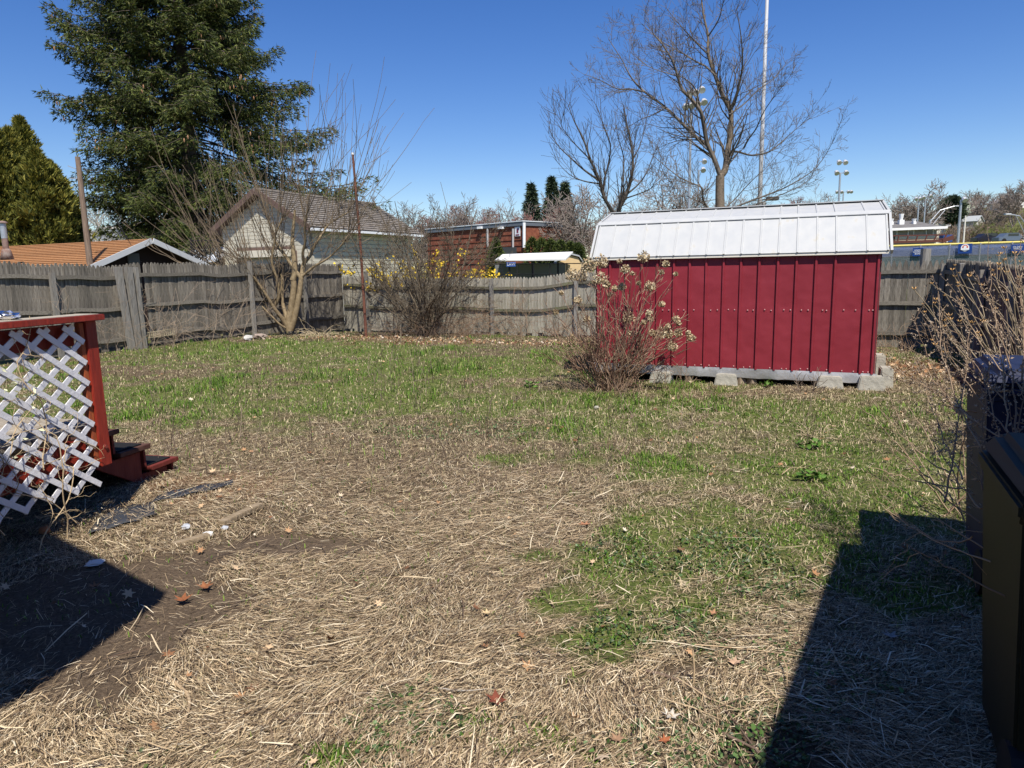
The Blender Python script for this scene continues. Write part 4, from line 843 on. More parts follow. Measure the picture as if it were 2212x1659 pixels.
# ------------------------------------------------------------------ neighbouring buildings
def slab_roof(mb, A, B, C_, D_, t=.08):
    n = np.cross(np.array(B) - A, np.array(D_) - A); n = n / np.linalg.norm(n); n = n if n[2] > 0 else -n; mb.prism([A, B, C_, D_], n * t); return mb
cream_m = mat('cream_clapboard', (.66, .62, .50), .7, c2=(.60, .56, .45), scale=3)
tile_m = mat('brown_roof_tiles', (.15, .13, .112), .85, c2=(.235, .21, .185), scale=4, stretch=(1, 1, 3), bump=.4, objvar=.12)
dbr_m = mat('brown_trim_paint', (.13, .085, .07), .6)
GA = at(550, 412, 26.4); HW, RL = 2.45, 7.4; EZ = GA[2] - 1.42
ga = thing('garage', 'cream clapboard garage with brown tiled roof behind the left fence', 'garage', (GA[0], GA[1], -.3)); O = np.array([GA[0], GA[1], -.3])
def gp(a, bq, z): return XD * a + YD * bq + ZD * (z + .3)
z0 = -.3
# walls (gable ends with boards)
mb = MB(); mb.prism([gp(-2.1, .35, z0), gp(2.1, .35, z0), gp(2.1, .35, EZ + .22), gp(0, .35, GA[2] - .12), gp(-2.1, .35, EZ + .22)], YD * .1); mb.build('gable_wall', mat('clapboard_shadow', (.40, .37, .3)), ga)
zz = z0 + .02
while zz < GA[2] - .2:
    hwid = 2.1 if zz < EZ + .1 else max(0, (GA[2] - .12 - zz - .13) / (GA[2] - .12 - EZ - .22) * 2.1)
    if hwid > .1: MB().bar(gp(-hwid, .325, zz + .06), gp(hwid, .325, zz + .06), .03, .125, up=ZD * 1 - YD * .10).build('clapboard', cream_m, ga)
    zz += .14
for sx in (-1, 1):
    mb = MB(); mb.prism([gp(2.2 * sx, .46, z0), gp(2.1 * sx, RL - .3, z0), gp(2.1 * sx, RL - .3, EZ + .15), gp(2.1 * sx, .46, EZ + .15)], XD * -.1 * sx); mb.build('side_wall', mat('grey_cream_wall', (.58, .55, .47), .8, c2=(.5, .48, .42), scale=2), ga)
    zz = z0 + .02
    while sx > 0 and zz < EZ: MB().bar(gp(2.125, .46, zz + .06), gp(2.125, RL - .3, zz + .06), .03, .125, up=ZD + XD * .1).build('clapboard', cream_m, ga); zz += .16
mb = MB(); mb.prism([gp(-2.1, RL - .4, z0), gp(2.1, RL - .4, z0), gp(2.1, RL - .4, EZ + .2), gp(0, RL - .4, GA[2] - .12), gp(-2.1, RL - .4, EZ + .2)], YD * .1); mb.build('gable_wall', cream_m, ga)
for sx in (-1, 1):       # tile courses, each lapping the one below
    nC = 15
    for i in range(nC):
        t0, t1 = i / nC, (i + 1.12) / nC
        A = gp(HW * sx * (1 - t0), 0, EZ + (GA[2] - EZ) * t0 + .04); B = gp(HW * sx * (1 - t0), RL, EZ + (GA[2] - EZ) * t0 + .04); Cq = gp(HW * sx * (1 - min(1, t1)), RL, EZ + (GA[2] - EZ) * min(1, t1)); Dq = gp(HW * sx * (1 - min(1, t1)), 0, EZ + (GA[2] - EZ) * min(1, t1))
        slab_roof(MB(), A, B, Cq, Dq, .025).build('tile_course', tile_m, ga)
    mb = MB(); slab_roof(mb, gp(HW * sx, 0.01, EZ - .07), gp(HW * sx, RL - .01, EZ - .07), gp(0.002 * sx, RL - .01, GA[2] - .07), gp(0.002 * sx, .01, GA[2] - .07), .05); mb.build('roof_deck', dbr_m, ga)
    MB().bar(gp(HW * sx, -.02, EZ - .02), gp(.02 * sx, -.02, GA[2] - .0), .04, .2).build('barge_board', dbr_m, ga)
MB().tube([gp(0, -.02, GA[2] + .05), gp(0, RL, GA[2] + .05)], .07, 8).build('ridge_tiles', tile_m, ga)
MB().bar(gp(HW + .06, 0, EZ - .05), gp(HW + .06, RL, EZ - .05), .1, .09).build('gutter', mat('white_gutter', (.78, .8, .82), .4), ga)
MB().bar(gp(-1.35, .27, 2.55), gp(1.45, .27, 2.55), .06, .16, up=ZD).build('door_lintel', dbr_m, ga); MB().bar(gp(-1.33, .27, z0), gp(-1.33, .27, 2.47), .16, .06, up=YD).build('door_jamb', dbr_m, ga)
MB().bar(gp(1.43, .27, z0), gp(1.43, .27, 2.47), .16, .06, up=YD).build('door_jamb', dbr_m, ga)
for k in range(5): MB().box(gp(.05, .29, 2.22 - k * .52), 2.56, .04, .49, XD, YD).build('door_panel', cream_m, ga, bevel=.01)
MB().box(gp(.05, .18, 2.38), 2.5, .28, .26, XD, YD).build('awning_box', cream_m, ga, bevel=.01)

# brown-roofed garage, left
BA = at(328, 517, 20.6); NE = BA[2] - .78
bg_ = thing('garage', 'low garage with orange-brown shingle roof and dark gable behind the left fence', 'garage', (BA[0], BA[1], -.3))
def bp_(a, bq, z): return XD * a + YD * bq + ZD * (z + .3)
shin_m = mat('orange_brown_shingles', (.33, .155, .065), .9, c2=(.44, .235, .11), scale=7, stretch=(2, 2, 6), bump=.4, objvar=.10)
dk_m = mat('dark_brown_gable', (.035, .022, .018), .8); RLb = 8.5; HWb = 2.0
nC = 14
for sx in (-1, 1):
    for i in range(nC):
        t0, t1 = i / nC, min(1, (i + 1.12) / nC); A = bp_(0, HWb * sx * (1 - t0), NE + .78 * t0 + .035); B = bp_(-RLb, HWb * sx * (1 - t0), NE + .78 * t0 + .035); Cq = bp_(-RLb, HWb * sx * (1 - t1), NE + .78 * t1); Dq = bp_(0, HWb * sx * (1 - t1), NE + .78 * t1)
        slab_roof(MB(), A, B, Cq, Dq, .02).build('shingle_course', shin_m, bg_)
    MB().bar(bp_(.02, HWb * sx, NE - .04), bp_(.02, .02 * sx, NE + .74), .035, .15, up=ZD).build('barge_board', mat('grey_white_board', (.5, .52, .53), .6), bg_)
    mb = MB(); slab_roof(mb, bp_(-.01, HWb * sx, NE - .06), bp_(-RLb, HWb * sx, NE - .06), bp_(-RLb, .002 * sx, NE + .72), bp_(-.01, .002 * sx, NE + .72), .04); mb.build('roof_deck', dk_m, bg_)
MB().prism([bp_(-.5, -1.75, z0), bp_(-.5, 1.75, z0), bp_(-.5, 1.75, NE + .05), bp_(-.5, 0, NE + .7), bp_(-.5, -1.75, NE + .05)], XD * -.1).build('gable_wall', dk_m, bg_)
MB().box(bp_(-RLb / 2 - .3, -1.75, (z0 + NE) / 2), RLb - .6, .1, NE - z0, XD, YD).build('side_wall', mat('grey_side_wall', (.4, .4, .42), .8), bg_)
MB().box(bp_(-.46, -.30, NE + .24), .04, .36, .30, XD, YD).build('vent_frame', mat('dull_grey_vent', (.22, .22, .2)), bg_)
for k in range(5): MB().box(bp_(-.43, -.30, NE + .14 + k * .05), .03, .30, .02, XD, YD).build('vent_slat', MATS['dull_grey_vent'], bg_)
MB().bar(bp_(0, -HWb - .05, NE - .03), bp_(-RLb, -HWb - .05, NE - .03), .08, .07).build('gutter', MATS['white_gutter'], bg_)
# stove pipe through that roof
cp = at(15, 553, 19.9); o = thing('stove_pipe', 'rusty and silver stove pipe with cap rising from the orange-brown roof', 'chimney', tuple(cp)); H1 = at(8, 478, 19.9)[2] - cp[2]
MB().tube([(0, 0, -.1), (0, 0, .12), (0, 0, .2)], [.17, .12, .09], 14).build('flashing', mat('rusted_flashing', (.16, .07, .045), .8, c2=(.3, .25, .22)), o, smooth=True)
MB().tube([(0, 0, .15), (0, 0, .48)], .075, 14).build('lower_pipe', mat('rusted_pipe', (.17, .10, .08), .7, c2=(.28, .2, .17)), o); MB().tube([(0, 0, .48), (0, 0, H1 - .06)], .078, 14).build('upper_pipe', mat('galvanised_steel', (.5, .52, .55), .4, c2=(.4, .42, .44), scale=6, metal=.6), o)
MB().tube([(0, 0, H1 - .05), (0, 0, H1 - .03), (0, 0, H1 + .01)], [.13, .13, .05], 16).build('cap', MATS['rusted_pipe'], o)
# wooden utility pole
up_ = at(194, 566, 18.9); up_[2] = -.1; tp = at(169, 330, 18.9); o = thing('utility_pole', 'old brown wooden utility pole in front of the orange-brown roof', 'pole', tuple(up_))
MB().tube([(0, 0, 0), (0, 0, tp[2] * .5), (0, 0, tp[2])], [.088, .075, .06], 12).build('shaft', mat('pole_wood', (.16, .11, .08), .9, c2=(.26, .19, .14), scale=6, stretch=(6, 6, .6), bump=.6), o)
zc = at(170, 385, 18.9)[2] + .1; MB().bar((-.25, 0, zc), (.05, 0, zc), .03, .03).build('bracket', MATS['galvanised_steel'], o); MB().bar((-.02, -.1, zc + .22), (-.22, -.1, zc + .3), .02, .02).build('bracket', MATS['galvanised_steel'], o)
ge_ = at(283, 529, 20.0) - up_; wire = MB().tube([(0, 0, tp[2]), tuple(ge_)], .008, 5); wire.build('guy_wire', mat('wire_black', (.03, .03, .03)), o)
s0 = np.array([0, 0, tp[2]]); MB().tube([s0 + (ge_ - s0) * .72, s0 + (ge_ - s0) * .93], .02, 6).build('wire_sleeve', MATS['wire_black'], o)
# white house and dark iron trellis between the garages
wh = at(424, 560, 29); o = thing('house', 'small white house glimpsed between the two garages', 'house', (wh[0], wh[1], -.3))
MB().box((0, 0, 1.1), 2.6, 4, 2.2).build('wall', mat('white_siding', (.74, .76, .8), .7), o)
mb = MB(); mb.prism([(-1.5, -2.2, 2.0), (1.7, -2.2, 2.45), (1.7, 0, 3.0), (-.6, 0, 2.85)], (0, 0, .10)); mb.build('roof', mat('pale_roof', (.50, .54, .60), .6), o)
f = MB().box((-.78, -2.03, 1.75), .55, .06, .6).build('window', mat('window_frame_white', (.8, .8, .8)), o); MB().box((-.91, -2.08, 1.75), .20, .03, .5).build('pane', mat('dark_glass', (.02, .025, .03), .1, spec=.6), f); MB().box((-.65, -2.08, 1.75), .20, .03, .5).build('pane', MATS['dark_glass'], f)
tl = at(446, 565, 26); o = thing('iron_trellis', 'black iron frame overgrown with dark vines beside the cream garage', 'trellis', (tl[0], tl[1], -.3)); hz = at(446, 519, 26)[2] + .3; wz = .5
blk = mat('black_iron', (.015, .014, .015), .6)
MB().bar((-wz, 0, 0), (-wz, 0, hz + .1), .05, .05, up=(0, 1, 0)).build('upright', blk, o); MB().bar((wz, 0, 0), (wz, 0, hz), .05, .05, up=(0, 1, 0)).build('upright', blk, o); MB().bar((-wz, 0, hz), (wz, 0, hz), .05, .05).build('top_bar', blk, o)
ln = Lines()
for k in range(60): wander(np.array([RNG.uniform(-wz, wz), 0, hz - RNG.random() * .4]), np.array([RNG.normal(0, .3), 0, -1.]), RNG.uniform(.4, 1.6), 8, .35, .018, ln)
ln.build('vines', blk, o)['kind'] = 'stuff'
# far cream building and grey one
q = at(290, 520, 70); o = thing('apartment_block', 'far cream flat-roofed building with small windows seen over the orange-brown roof', 'building', (q[0], q[1], -.3)); hz = at(290, 493, 70)[2] + .3
MB().box((0, 3, hz / 2), 5.4, 6, hz).build('wall', mat('far_cream_wall', (.52, .44, .32)), o); MB().box((0, 3, hz + .1), 5.6, 6.2, .2).build('parapet', mat('parapet_pale', (.6, .56, .5)), o)
for k in range(4): f = MB().box((-1.9 + k * 1.2, -.03, hz - 1.3), .5, .06, .8).build('window', MATS['window_frame_white'], o); MB().box((-1.9 + k * 1.2, -.08, hz - 1.3), .38, .04, .66).build('pane', MATS['dark_glass'], f)
q = at(240, 520, 64); o = thing('warehouse', 'far grey building between the arborvitae and the cream block', 'building', (q[0], q[1], -.3)); hz = at(240, 500, 64)[2] + .3
MB().box((0, 3, hz / 2), 4.8, 6, hz).build('wall', mat('far_grey_wall', (.26, .28, .31)), o); MB().box((0, 3, hz + .05), 5.0, 6.2, .14).build('parapet', MATS['far_grey_wall'], o)

# brick building
BY = 60; P1 = at(1131, 560, BY); P0b = at(925, 560, BY + 9); zt = at(1131, 488, BY)[2]
dv = P1 - P0b; dv[2] = 0; LB = np.linalg.norm(dv); dv /= LB; nb = np.array([dv[1], -dv[0], 0]); nb = nb if nb[1] < 0 else -nb
bb = thing('brick_building', 'long flat-roofed red brick building with white wall poster beyond the back fence', 'building', (P0b[0], P0b[1], -.3))
brick_m = bpy.data.materials.new('red_brick'); brick_m.use_nodes = True; N = brick_m.node_tree.nodes; L = brick_m.node_tree.links; b = N['Principled BSDF']; b.inputs['Roughness'].default_value = .9
tc = N.new('ShaderNodeTexCoord'); n1 = N.new('ShaderNodeTexNoise'); n1.inputs['Scale'].default_value = 4.5; n1.inputs['Detail'].default_value = 5; L.new(tc.outputs['Object'], n1.inputs[0])
L.new(rampn(n1.outputs[0], [(.35, (.16, .045, .025)), (.6, (.24, .075, .04)), (.70, (.30, .11, .06)), (.76, (.62, .48, .38))]), b.inputs['Base Color'])
MB().box(dv * LB / 2 + nb * -3 + ZD * ((zt + .3) / 2), LB, 6, zt + .3, dv, nb).build('wall', brick_m, bb)
for k in range(12): MB().box(dv * LB / 2 + nb * .02 + ZD * (.5 + k * .48), LB, .05, .02, dv, nb).build('mortar_course', mat('mortar', (.19, .062, .035)), bb)
MB().box(dv * (LB / 2 - .05) + nb * -3 + ZD * (zt + .5), LB + .3, 6.3, .34, dv, nb).build('fascia', mat('slate_fascia', (.13, .15, .18), .5), bb); MB().box(dv * (LB / 2 - .05) + nb * -3 + ZD * (zt + .70), LB + .4, 6.4, .08, dv, nb).build('coping', mat('pale_coping', (.62, .66, .7), .5), bb)
def bpx(px, py): q = on_plane(px, py, P1, dv); return q - np.array([P0b[0], P0b[1], -.3])
q = bpx(1119, 500); fr_ = MB().box(q + nb * .06, .62, .04, .78, dv, nb).build('poster', mat('poster_white', (.75, .76, .8)), bb)
MB().box(q + nb * .09 + dv * .02 + ZD * .06, .20, .01, .36, dv, nb).build('poster_print', mat('poster_maroon', (.20, .03, .06)), fr_); MB().box(q + nb * .09 + dv * .1 + ZD * .2, .22, .012, .16, dv, nb).build('poster_print', mat('poster_navy', (.03, .04, .12)), fr_); MB().box(q + nb * .09 - ZD * .28, .42, .01, .1, dv, nb).build('poster_caption', MATS['poster_maroon'], fr_)
for px, t_, bt_ in ((1055, 494, 533), (1110, 494, 535)): MB().tube([bpx(px, bt_) + nb * .1, bpx(px, t_) + nb * .1], .09, 8).build('conduit', mat('grey_conduit', (.42, .42, .43)), bb)
MB().tube([bpx(1133, 535) + nb * .15 + dv * .1, bpx(1133, 481) + nb * .15 + dv * .1], .13, 8).build('downpipe', mat('white_pipe', (.78, .8, .82)), bb)
for px in (1041, 1086): MB().box(bpx(px, 492) + nb * .2, .5, .35, .2, dv, nb).build('wall_lamp', MATS['white_pipe'], bb)
q = bpx(1113, 543) + nb * 1.5; MB().box(q, 1.7, 1.6, .62, dv, nb).build('rooftop_unit', mat('dark_metal_unit', (.04, .045, .05), .5), bb)
for k in range(4): MB().box(q + nb * .82 + dv * (-.6 + k * .38), .03, .03, .6, dv, nb).build('unit_rib', MATS['grey_conduit'], bb)

# white-roofed dugout, yellow shed, blue sign, dark chain fence
DYn = 40; o = thing('dugout', 'long low dugout with white sloping roof beyond the back fence', 'shelter', tuple(at(1155, 575, DYn) * [1, 1, 0] + [0, 0, -.3])); ob = np.array(o.location)
A, B, Cq, Dq = at(1069, 564, DYn), at(1222, 562.5, DYn - 1), at(1238, 546.5, DYn + 2), at(1086, 552, DYn + 3)
mb = MB(); slab_roof(mb, A - ob, B - ob, Cq - ob, Dq - ob, .08); mb.build('roof', mat('white_membrane', (.80, .80, .79), .6, c2=(.72, .72, .7), scale=2), o)
for px in (1100, 1150, 1205): a = at(px, 566, DYn + .2) - ob; MB().bar((a[0], a[1], 0), (a[0], a[1], a[2]), .1, .1, up=(0, 1, 0)).build('post', MATS['black_iron'], o)
a = at(1145, 570, DYn + 2.5) - ob; MB().box((a[0], a[1], 1.2), 4.2, .1, 2.0).build('back_panel', mat('shade_grey', (.14, .15, .16)), o)
q = at(1231, 560, 42.5); o = thing('yellow_shed', 'small pale yellow shed with grey curved roof right of the dugout', 'shed', (q[0], q[1], -.3)); hz = at(1231, 549.5, 42.5)[2] + .3
mb = MB(); mb.prism([(-.72, 0, 0), (.72, 0, 0), (.72, 0, hz - .55), (.5, 0, hz - .2), (0, 0, hz - .05), (-.5, 0, hz - .25), (-.72, 0, hz - .5)], (0, 2.5, 0)); mb.build('wall', mat('pale_yellow_siding', (.62, .46, .26), .7, c2=(.56, .41, .23), scale=3), o)
mb = MB(); pr_ = [(-.8, hz - .5), (-.55, hz - .2), (0, hz), (.55, hz - .15), (.82, hz - .55)]
for (x0, z0_), (x1, z1_) in zip(pr_[:-1], pr_[1:]): mb.add([(x0, -.12, z0_), (x1, -.12, z1_), (x1, 2.6, z1_), (x0, 2.6, z0_), (x0, -.12, z0_ + .09), (x1, -.12, z1_ + .09), (x1, 2.6, z1_ + .09), (x0, 2.6, z0_ + .09)], [(0, 1, 2, 3), (4, 5, 6, 7), (0, 1, 5, 4), (2, 3, 7, 6)])
mb.build('roof', mat('grey_metal_roof', (.35, .37, .38), .5), o)
def text(s, size, loc, rot, m, parent, ext=.004, name='lettering', align='CENTER'):
    c = bpy.data.curves.new(name, 'FONT'); c.body = s; c.size = size; c.extrude = ext; c.align_x = align; c.align_y = 'CENTER'; c.space_line = .82
    t = bpy.data.objects.new('tmp', c); COL.objects.link(t); bpy.context.view_layer.update(); me = bpy.data.meshes.new_from_object(t.evaluated_get(bpy.context.evaluated_depsgraph_get())); bpy.data.objects.remove(t)
    me.materials.clear(); me.materials.append(m); o_ = link(name, me, parent, loc); o_.rotation_euler = rot; return o_
txt_m = mat('white_lettering', (.8, .82, .85), .6)
q = at(1104, 571, 38.5); o = thing('blue_sign', 'small blue sign with white letters under the dugout roof', 'sign', (q[0], q[1], q[2])); MB().box((0, 0, 0), .5, .04, .24).build('board', mat('sign_blue', (.03, .08, .30), .5), o); text('LAW', .2, (0, -.03, 0), (pi / 2, 0, 0), txt_m, o)
q0_, q1_ = at(985, 590, 36), at(1262, 588, 33); o = thing('chain_link_fence', 'dark rail and mesh fence just beyond the back picket fence', 'fence', (q0_[0], q0_[1], -.3)); dd = (q1_ - q0_) * [1, 1, 0]; z1 = at(985, 571, 36)[2] + .3; z2 = at(1262, 569, 33)[2] + .3
MB().tube([(0, 0, z1), tuple(dd + [0, 0, z2])], .025, 6).build('top_rail', blk, o); MB().tube([(0, 0, z1 - .5), tuple(dd + [0, 0, z2 - .5])], .02, 6).build('mid_rail', blk, o)
for k in range(9): p_ = dd * k / 8; MB().tube([p_, p_ + [0, 0, z1 + (z2 - z1) * k / 8 + .03]], .03, 6).build('post', blk, o)
ln = Lines(); Ld = np.linalg.norm(dd)
for k in range(150):
    for s in (-1, 1):
        a = dd * (k / 150); e = a + dd / Ld * s * 1.3; ln.add([a + [0, 0, .2], e + [0, 0, 1.5]], [.003, .003])
ln.build('mesh', mat('mesh_grey', (.18, .2, .19)), o)['kind'] = 'stuff'

# ------------------------------------------------------------------ ball field at the right
WYl, WYr = 52.0, 47.0
wl0 = at(1560, 560, WYl + 6); wr0 = at(2330, 560, WYr - 2); dvw = (wr0 - wl0) * [1, 1, 0]; Lw = np.linalg.norm(dvw); dvw = dvw / Lw; nw = np.array([dvw[1], -dvw[0], 0]); nw = nw if nw[1] < 0 else -nw
wall = thing('outfield_fence', 'blue banner ball-field fence with yellow top pipe and green mesh below', 'fence', (wl0[0], wl0[1], 0))
def wp(px, py): return on_plane(px, py, wl0, dvw) - np.array([wl0[0], wl0[1], 0])
zT = wp(2065, 529.5)[2]; zB = wp(2065, 551)[2]; print('outfield', zT, zB)
blue_m = mat('faded_blue_banner', (.075, .12, .33), .7, c2=(.10, .155, .38), scale=3, objvar=.08); grn_m = mat('green_windscreen', (.02, .10, .07), .7, c2=(.03, .13, .09), scale=2, objvar=.1)
npn = 13
for k in range(npn):
    c_ = dvw * Lw * (k + .5) / npn; MB().box(c_ + ZD * (zT + zB) / 2, Lw / npn - .05, .04, zT - zB, dvw, nw).build('banner_panel', blue_m, wall); MB().box(c_ - nw * .05 + ZD * (zB / 2 - .2), Lw / npn - .03, .03, zB + .3, dvw, nw).build('green_screen', grn_m, wall)
    MB().tube([dvw * Lw * k / npn + nw * .08 + ZD * -.3, dvw * Lw * k / npn + nw * .08 + ZD * (zT + .1)], .035, 6).build('post', MATS['grey_conduit'], wall)
MB().tube([ZD * (zT + .07), dvw * Lw + ZD * (zT + .07)], .075, 8).build('yellow_top_pipe', mat('yellow_pipe', (.75, .62, .18), .6), wall); MB().bar(nw * .06 + ZD * (zB - .04), dvw * Lw + nw * .06 + ZD * (zB - .04), .03, .06).build('bottom_rail', MATS['black_iron'], wall)
ln = Lines()
for k in range(330):
    for s in (-1, 1): a = dvw * Lw * k / 330 + nw * .12; ln.add([a + ZD * -.2, a + dvw * s * (zT + .2) + ZD * zT], [.006, .006])
ln.build('wire_mesh', mat('wire_grey', (.30, .33, .36), .5), wall)['kind'] = 'stuff'
sign_b = mat('navy_sign', (.012, .05, .22), .5)
for px, py, s, w_, h_, lb2 in ((2064 - 80, 546 - 1.5, 'UNION\nSAVINGS\nBANK', .66, .56, 'navy sign reading UNION SAVINGS BANK on the blue outfield banner'), (2198, 535.5, 'OLDEN\nYARDS', .70, .42, 'navy sign with two white text lines near the right end of the blue banner')):
    q = wp(px, py) + np.array([wl0[0], wl0[1], 0]) + nw * .26; o = thing('banner_sign', lb2, 'sign', tuple(q), rz=atan2(dvw[1], dvw[0])); MB().box((0, 0, 0), w_, .02, h_).build('board', sign_b, o); text(s, .15, (0, -.02, 0), (pi / 2, 0, 0), txt_m, o)
q = wp(2085, 537) + np.array([wl0[0], wl0[1], 0]) + nw * .26; o = thing('team_emblem', 'navy board with round white and red crest on the blue outfield banner', 'sign', tuple(q), rz=atan2(dvw[1], dvw[0])); MB().box((0, 0, 0), .8, .02, .66).build('board', sign_b, o)
MB().tube([(0, -.02, .06), (0, -.035, .06)], [.24, .24], 20).build('crest_disc', txt_m, o); MB().tube([(0, -.04, .08), (0, -.05, .08)], [.17, .17], 18).build('crest_ring', mat('crest_red', (.55, .10, .08)), o); MB().box((0, -.055, -.03), .48, .01, .12).build('crest_ribbon', txt_m, o); MB().tube([(0, -.055, .1), (0, -.06, .1)], [.09, .09], 14).build('crest_ball', txt_m, o)

# clubhouse with brown-railed deck
CYd = 88; q = at(1955, 530, CYd); cl = thing('clubhouse', 'beige clubhouse with grey hip roof and brown railed deck beyond the outfield fence', 'building', (q[0], q[1], 0)); o_ = np.array([q[0], q[1], 0])
def cp_(px, py, dy=0): return at(px, py, CYd + dy) - o_
beige = mat('grey_beige_siding', (.34, .32, .28), .8); a = cp_(1850, 527); b2 = cp_(2024, 496)
MB().box(((a[0] + b2[0]) / 2, 4, (a[2] + b2[2]) / 2 - .6), b2[0] - a[0], 8, b2[2] - a[2] + 1.2).build('wall', beige, cl)
e0 = cp_(1840, 498, -1); e1 = cp_(2046, 492, -1); k0 = cp_(1870, 478, 3); k1 = cp_(1985, 477, 3); bk = np.array([0, 10, 0]); zr = k0[2]
mb = MB(); V = [e0, (e1[0], e1[1], e0[2] + .2), (e1[0], 9, e0[2] + .2), (e0[0], 9, e0[2]), (k0[0], 4, zr), (k1[0], 4, zr)]; mb.add(V, [(0, 1, 5, 4), (1, 2, 5), (2, 3, 4, 5), (3, 0, 4), (0, 3, 2, 1)]); mb.build('roof', mat('grey_shingle', (.13, .125, .12), .9, c2=(.18, .17, .165), scale=1.5), cl)
MB().bar(np.array(e0) + [0, -.05, -.05], (e1[0], e1[1] - .05, e0[2] + .15), .1, .28).build('fascia', mat('white_fascia', (.78, .78, .76)), cl)
for p0_, p1_, nm, m_ in (((1905, 500), (1934, 520), 'window', MATS['dark_glass']), ((2002, 496), (2013, 507), 'window', MATS['dark_glass']), ((1963, 499), (1971, 509), 'door_window', MATS['dark_glass'])):
    a = cp_(*p0_); b2 = cp_(*p1_); f = MB().box(((a[0] + b2[0]) / 2, -.05, (a[2] + b2[2]) / 2), b2[0] - a[0] + .3, .1, a[2] - b2[2] + .3).build(nm, MATS['white_fascia'], cl); MB().box(((a[0] + b2[0]) / 2, -.12, (a[2] + b2[2]) / 2), b2[0] - a[0], .06, a[2] - b2[2]).build('pane', m_, f)
a = cp_(1934, 511, -.3); b2 = cp_(2022, 520, -.3); MB().box(((a[0] + b2[0]) / 2, -.25, (a[2] + b2[2]) / 2), b2[0] - a[0], .1, a[2] - b2[2]).build('lower_wall', mat('cream_lower_wall', (.68, .60, .42), .8), cl)
rail_b = mat('brown_railing', (.10, .035, .025), .7); r0_ = cp_(1900, 510, -2); r1_ = cp_(2045, 507, -2); r2_ = cp_(1900, 524, -2); r3_ = cp_(2036, 520, -2)
MB().bar(r0_, r1_, .1, .14).build('hand_rail', rail_b, cl); MB().bar(r2_, r3_, .1, .3).build('deck_edge', rail_b, cl); MB().bar((r0_ + r2_ * 2) / 3, (r1_ + r3_ * 2) / 3, .06, .08).build('lower_rail', rail_b, cl)
for k in range(8): t = k / 7; MB().bar(r2_ + (r3_ - r2_) * t, r0_ + (r1_ - r0_) * t, .12, .12, up=(0, 1, 0)).build('baluster_post', rail_b, cl)
MB().bar(cp_(2035, 521, -2), cp_(2060, 512, -2), .1, .5).build('stair_rail', rail_b, cl)
for px, h_ in ((1946, 10), (1925, 5), (1974, 5)): a = cp_(px, 483, 2); MB().box((a[0], 2, a[2]), .6 if h_ > 5 else .35, .5, h_ * .09).build('roof_vent', MATS['white_fascia'], cl); MB().tube([(a[0], 2, a[2]), (a[0], 2, a[2] + h_ * .12)], [.12, .3], 8).build('vent_cap', MATS['white_fascia'], cl)

# far right poles and lamps
def lamp_pole(label, px, ytop, Y_, r, heads_, ybase=560, cat='floodlight', name='floodlight_pole', m=None, lean=0):
    b_ = at(px, ybase, Y_); zt_ = at(px, ytop, Y_)[2]; base_ = np.array([b_[0], b_[1], -.3 if Y_ < 100 else float(hgt(b_[0], b_[1])) - .3]); xt = (at(px, ytop, Y_)[0] - b_[0]) * 0
    o = thing(name, label, cat, tuple(base_)); H_ = zt_ - base_[2]; MB().tube([(0, 0, 0), (lean, 0, H_)], [r, r * .7], 10).build('pole', m or MATS['galvanised_steel'], o)
    lm = mat('lamp_housing', (.6, .6, .6), .4, metal=.3)
    rows = sorted(set(h[1] for h in heads_))
    for rw in rows:
        xs_ = [h[0] for h in heads_ if h[1] == rw]; MB().bar((min(xs_ + [0]), 0, H_ + rw), (max(xs_ + [0]), 0, H_ + rw), .08, .08).build('cross_arm', m or MATS['galvanised_steel'], o)
    for hx, hz_ in heads_: MB().tube([(hx, -.35, H_ + hz_ - .1), (hx, -.1, H_ + hz_ + .12), (hx, .12, H_ + hz_ + .22)], [.28, .22, .08], 8).build('lamp_head', lm, o)
    return o
b_ = at(1640, 458, 30)
q = at(1640, 470, 30); mp_ = thing('light_pole', 'very tall pale grey steel pole rising out of the frame beside the large bare tree', 'pole', (q[0], q[1], -.3)); MB().tube([(0, 0, 0), (0, 0, 6), (0, 0, 16)], [.105, .085, .05], 16).build('shaft', mat('weathered_grey_steel', (.46, .47, .49), .5, c2=(.36, .37, .39), scale=3, stretch=(1, 1, .3)), mp_, smooth=True)
fz = at(1655, 430, 29.7)[2] + .3; MB().bar((.1, 0, fz), (.35, -.1, fz), .05, .05).build('fixture_arm', blk, mp_); MB().box((.45, -.2, fz + .02), .45, .35, .14).build('flood_fixture', mat('dark_fixture', (.06, .06, .06), .5), mp_, bevel=.02); MB().box((.15, -.1, fz - .25), .14, .12, .3).build('junction_box', MATS['grey_conduit'], mp_)
lamp_pole('thin floodlight pole with many white lamps behind the left limbs of the large bare tree', 1486, 232, 60, .14, [(-.5, 0), (.0, .1), (.5, .2), (1.0, .35), (-.2, 1.0), (.3, 1.1), (.8, 1.3)])
lamp_pole('short floodlight pole with two lamps left of the bare tree trunk', 1505, 368, 75, .13, [(.4, 0), (.5, .85)])
lamp_pole('floodlight pole with four lamps against the sky above the right of the shed', 1805, 374, 80, .14, [(-.5, 0), (.55, 0), (-.3, 1.1), (.4, 1.1)])
lamp_pole('farther small floodlight pole just right of the four-lamp pole', 1814, 415, 120, .14, [(-1.2, 0), (-.4, 0), (.7, 0), (1.2, 0)])
lamp_pole('left of two thin floodlight poles inside the round bare tree at right', 1976, 430, 110, .13, [(-.6, 0), (0, 0)])
lamp_pole('right of two thin floodlight poles inside the round bare tree at right', 1990, 427, 112, .13, [(-.5, 0), (.6, .2)])
lamp_pole('grey-blue metal pole in front of the hillside, right of the clubhouse', 2066, 432, 75, .16, [(.2, 0)])
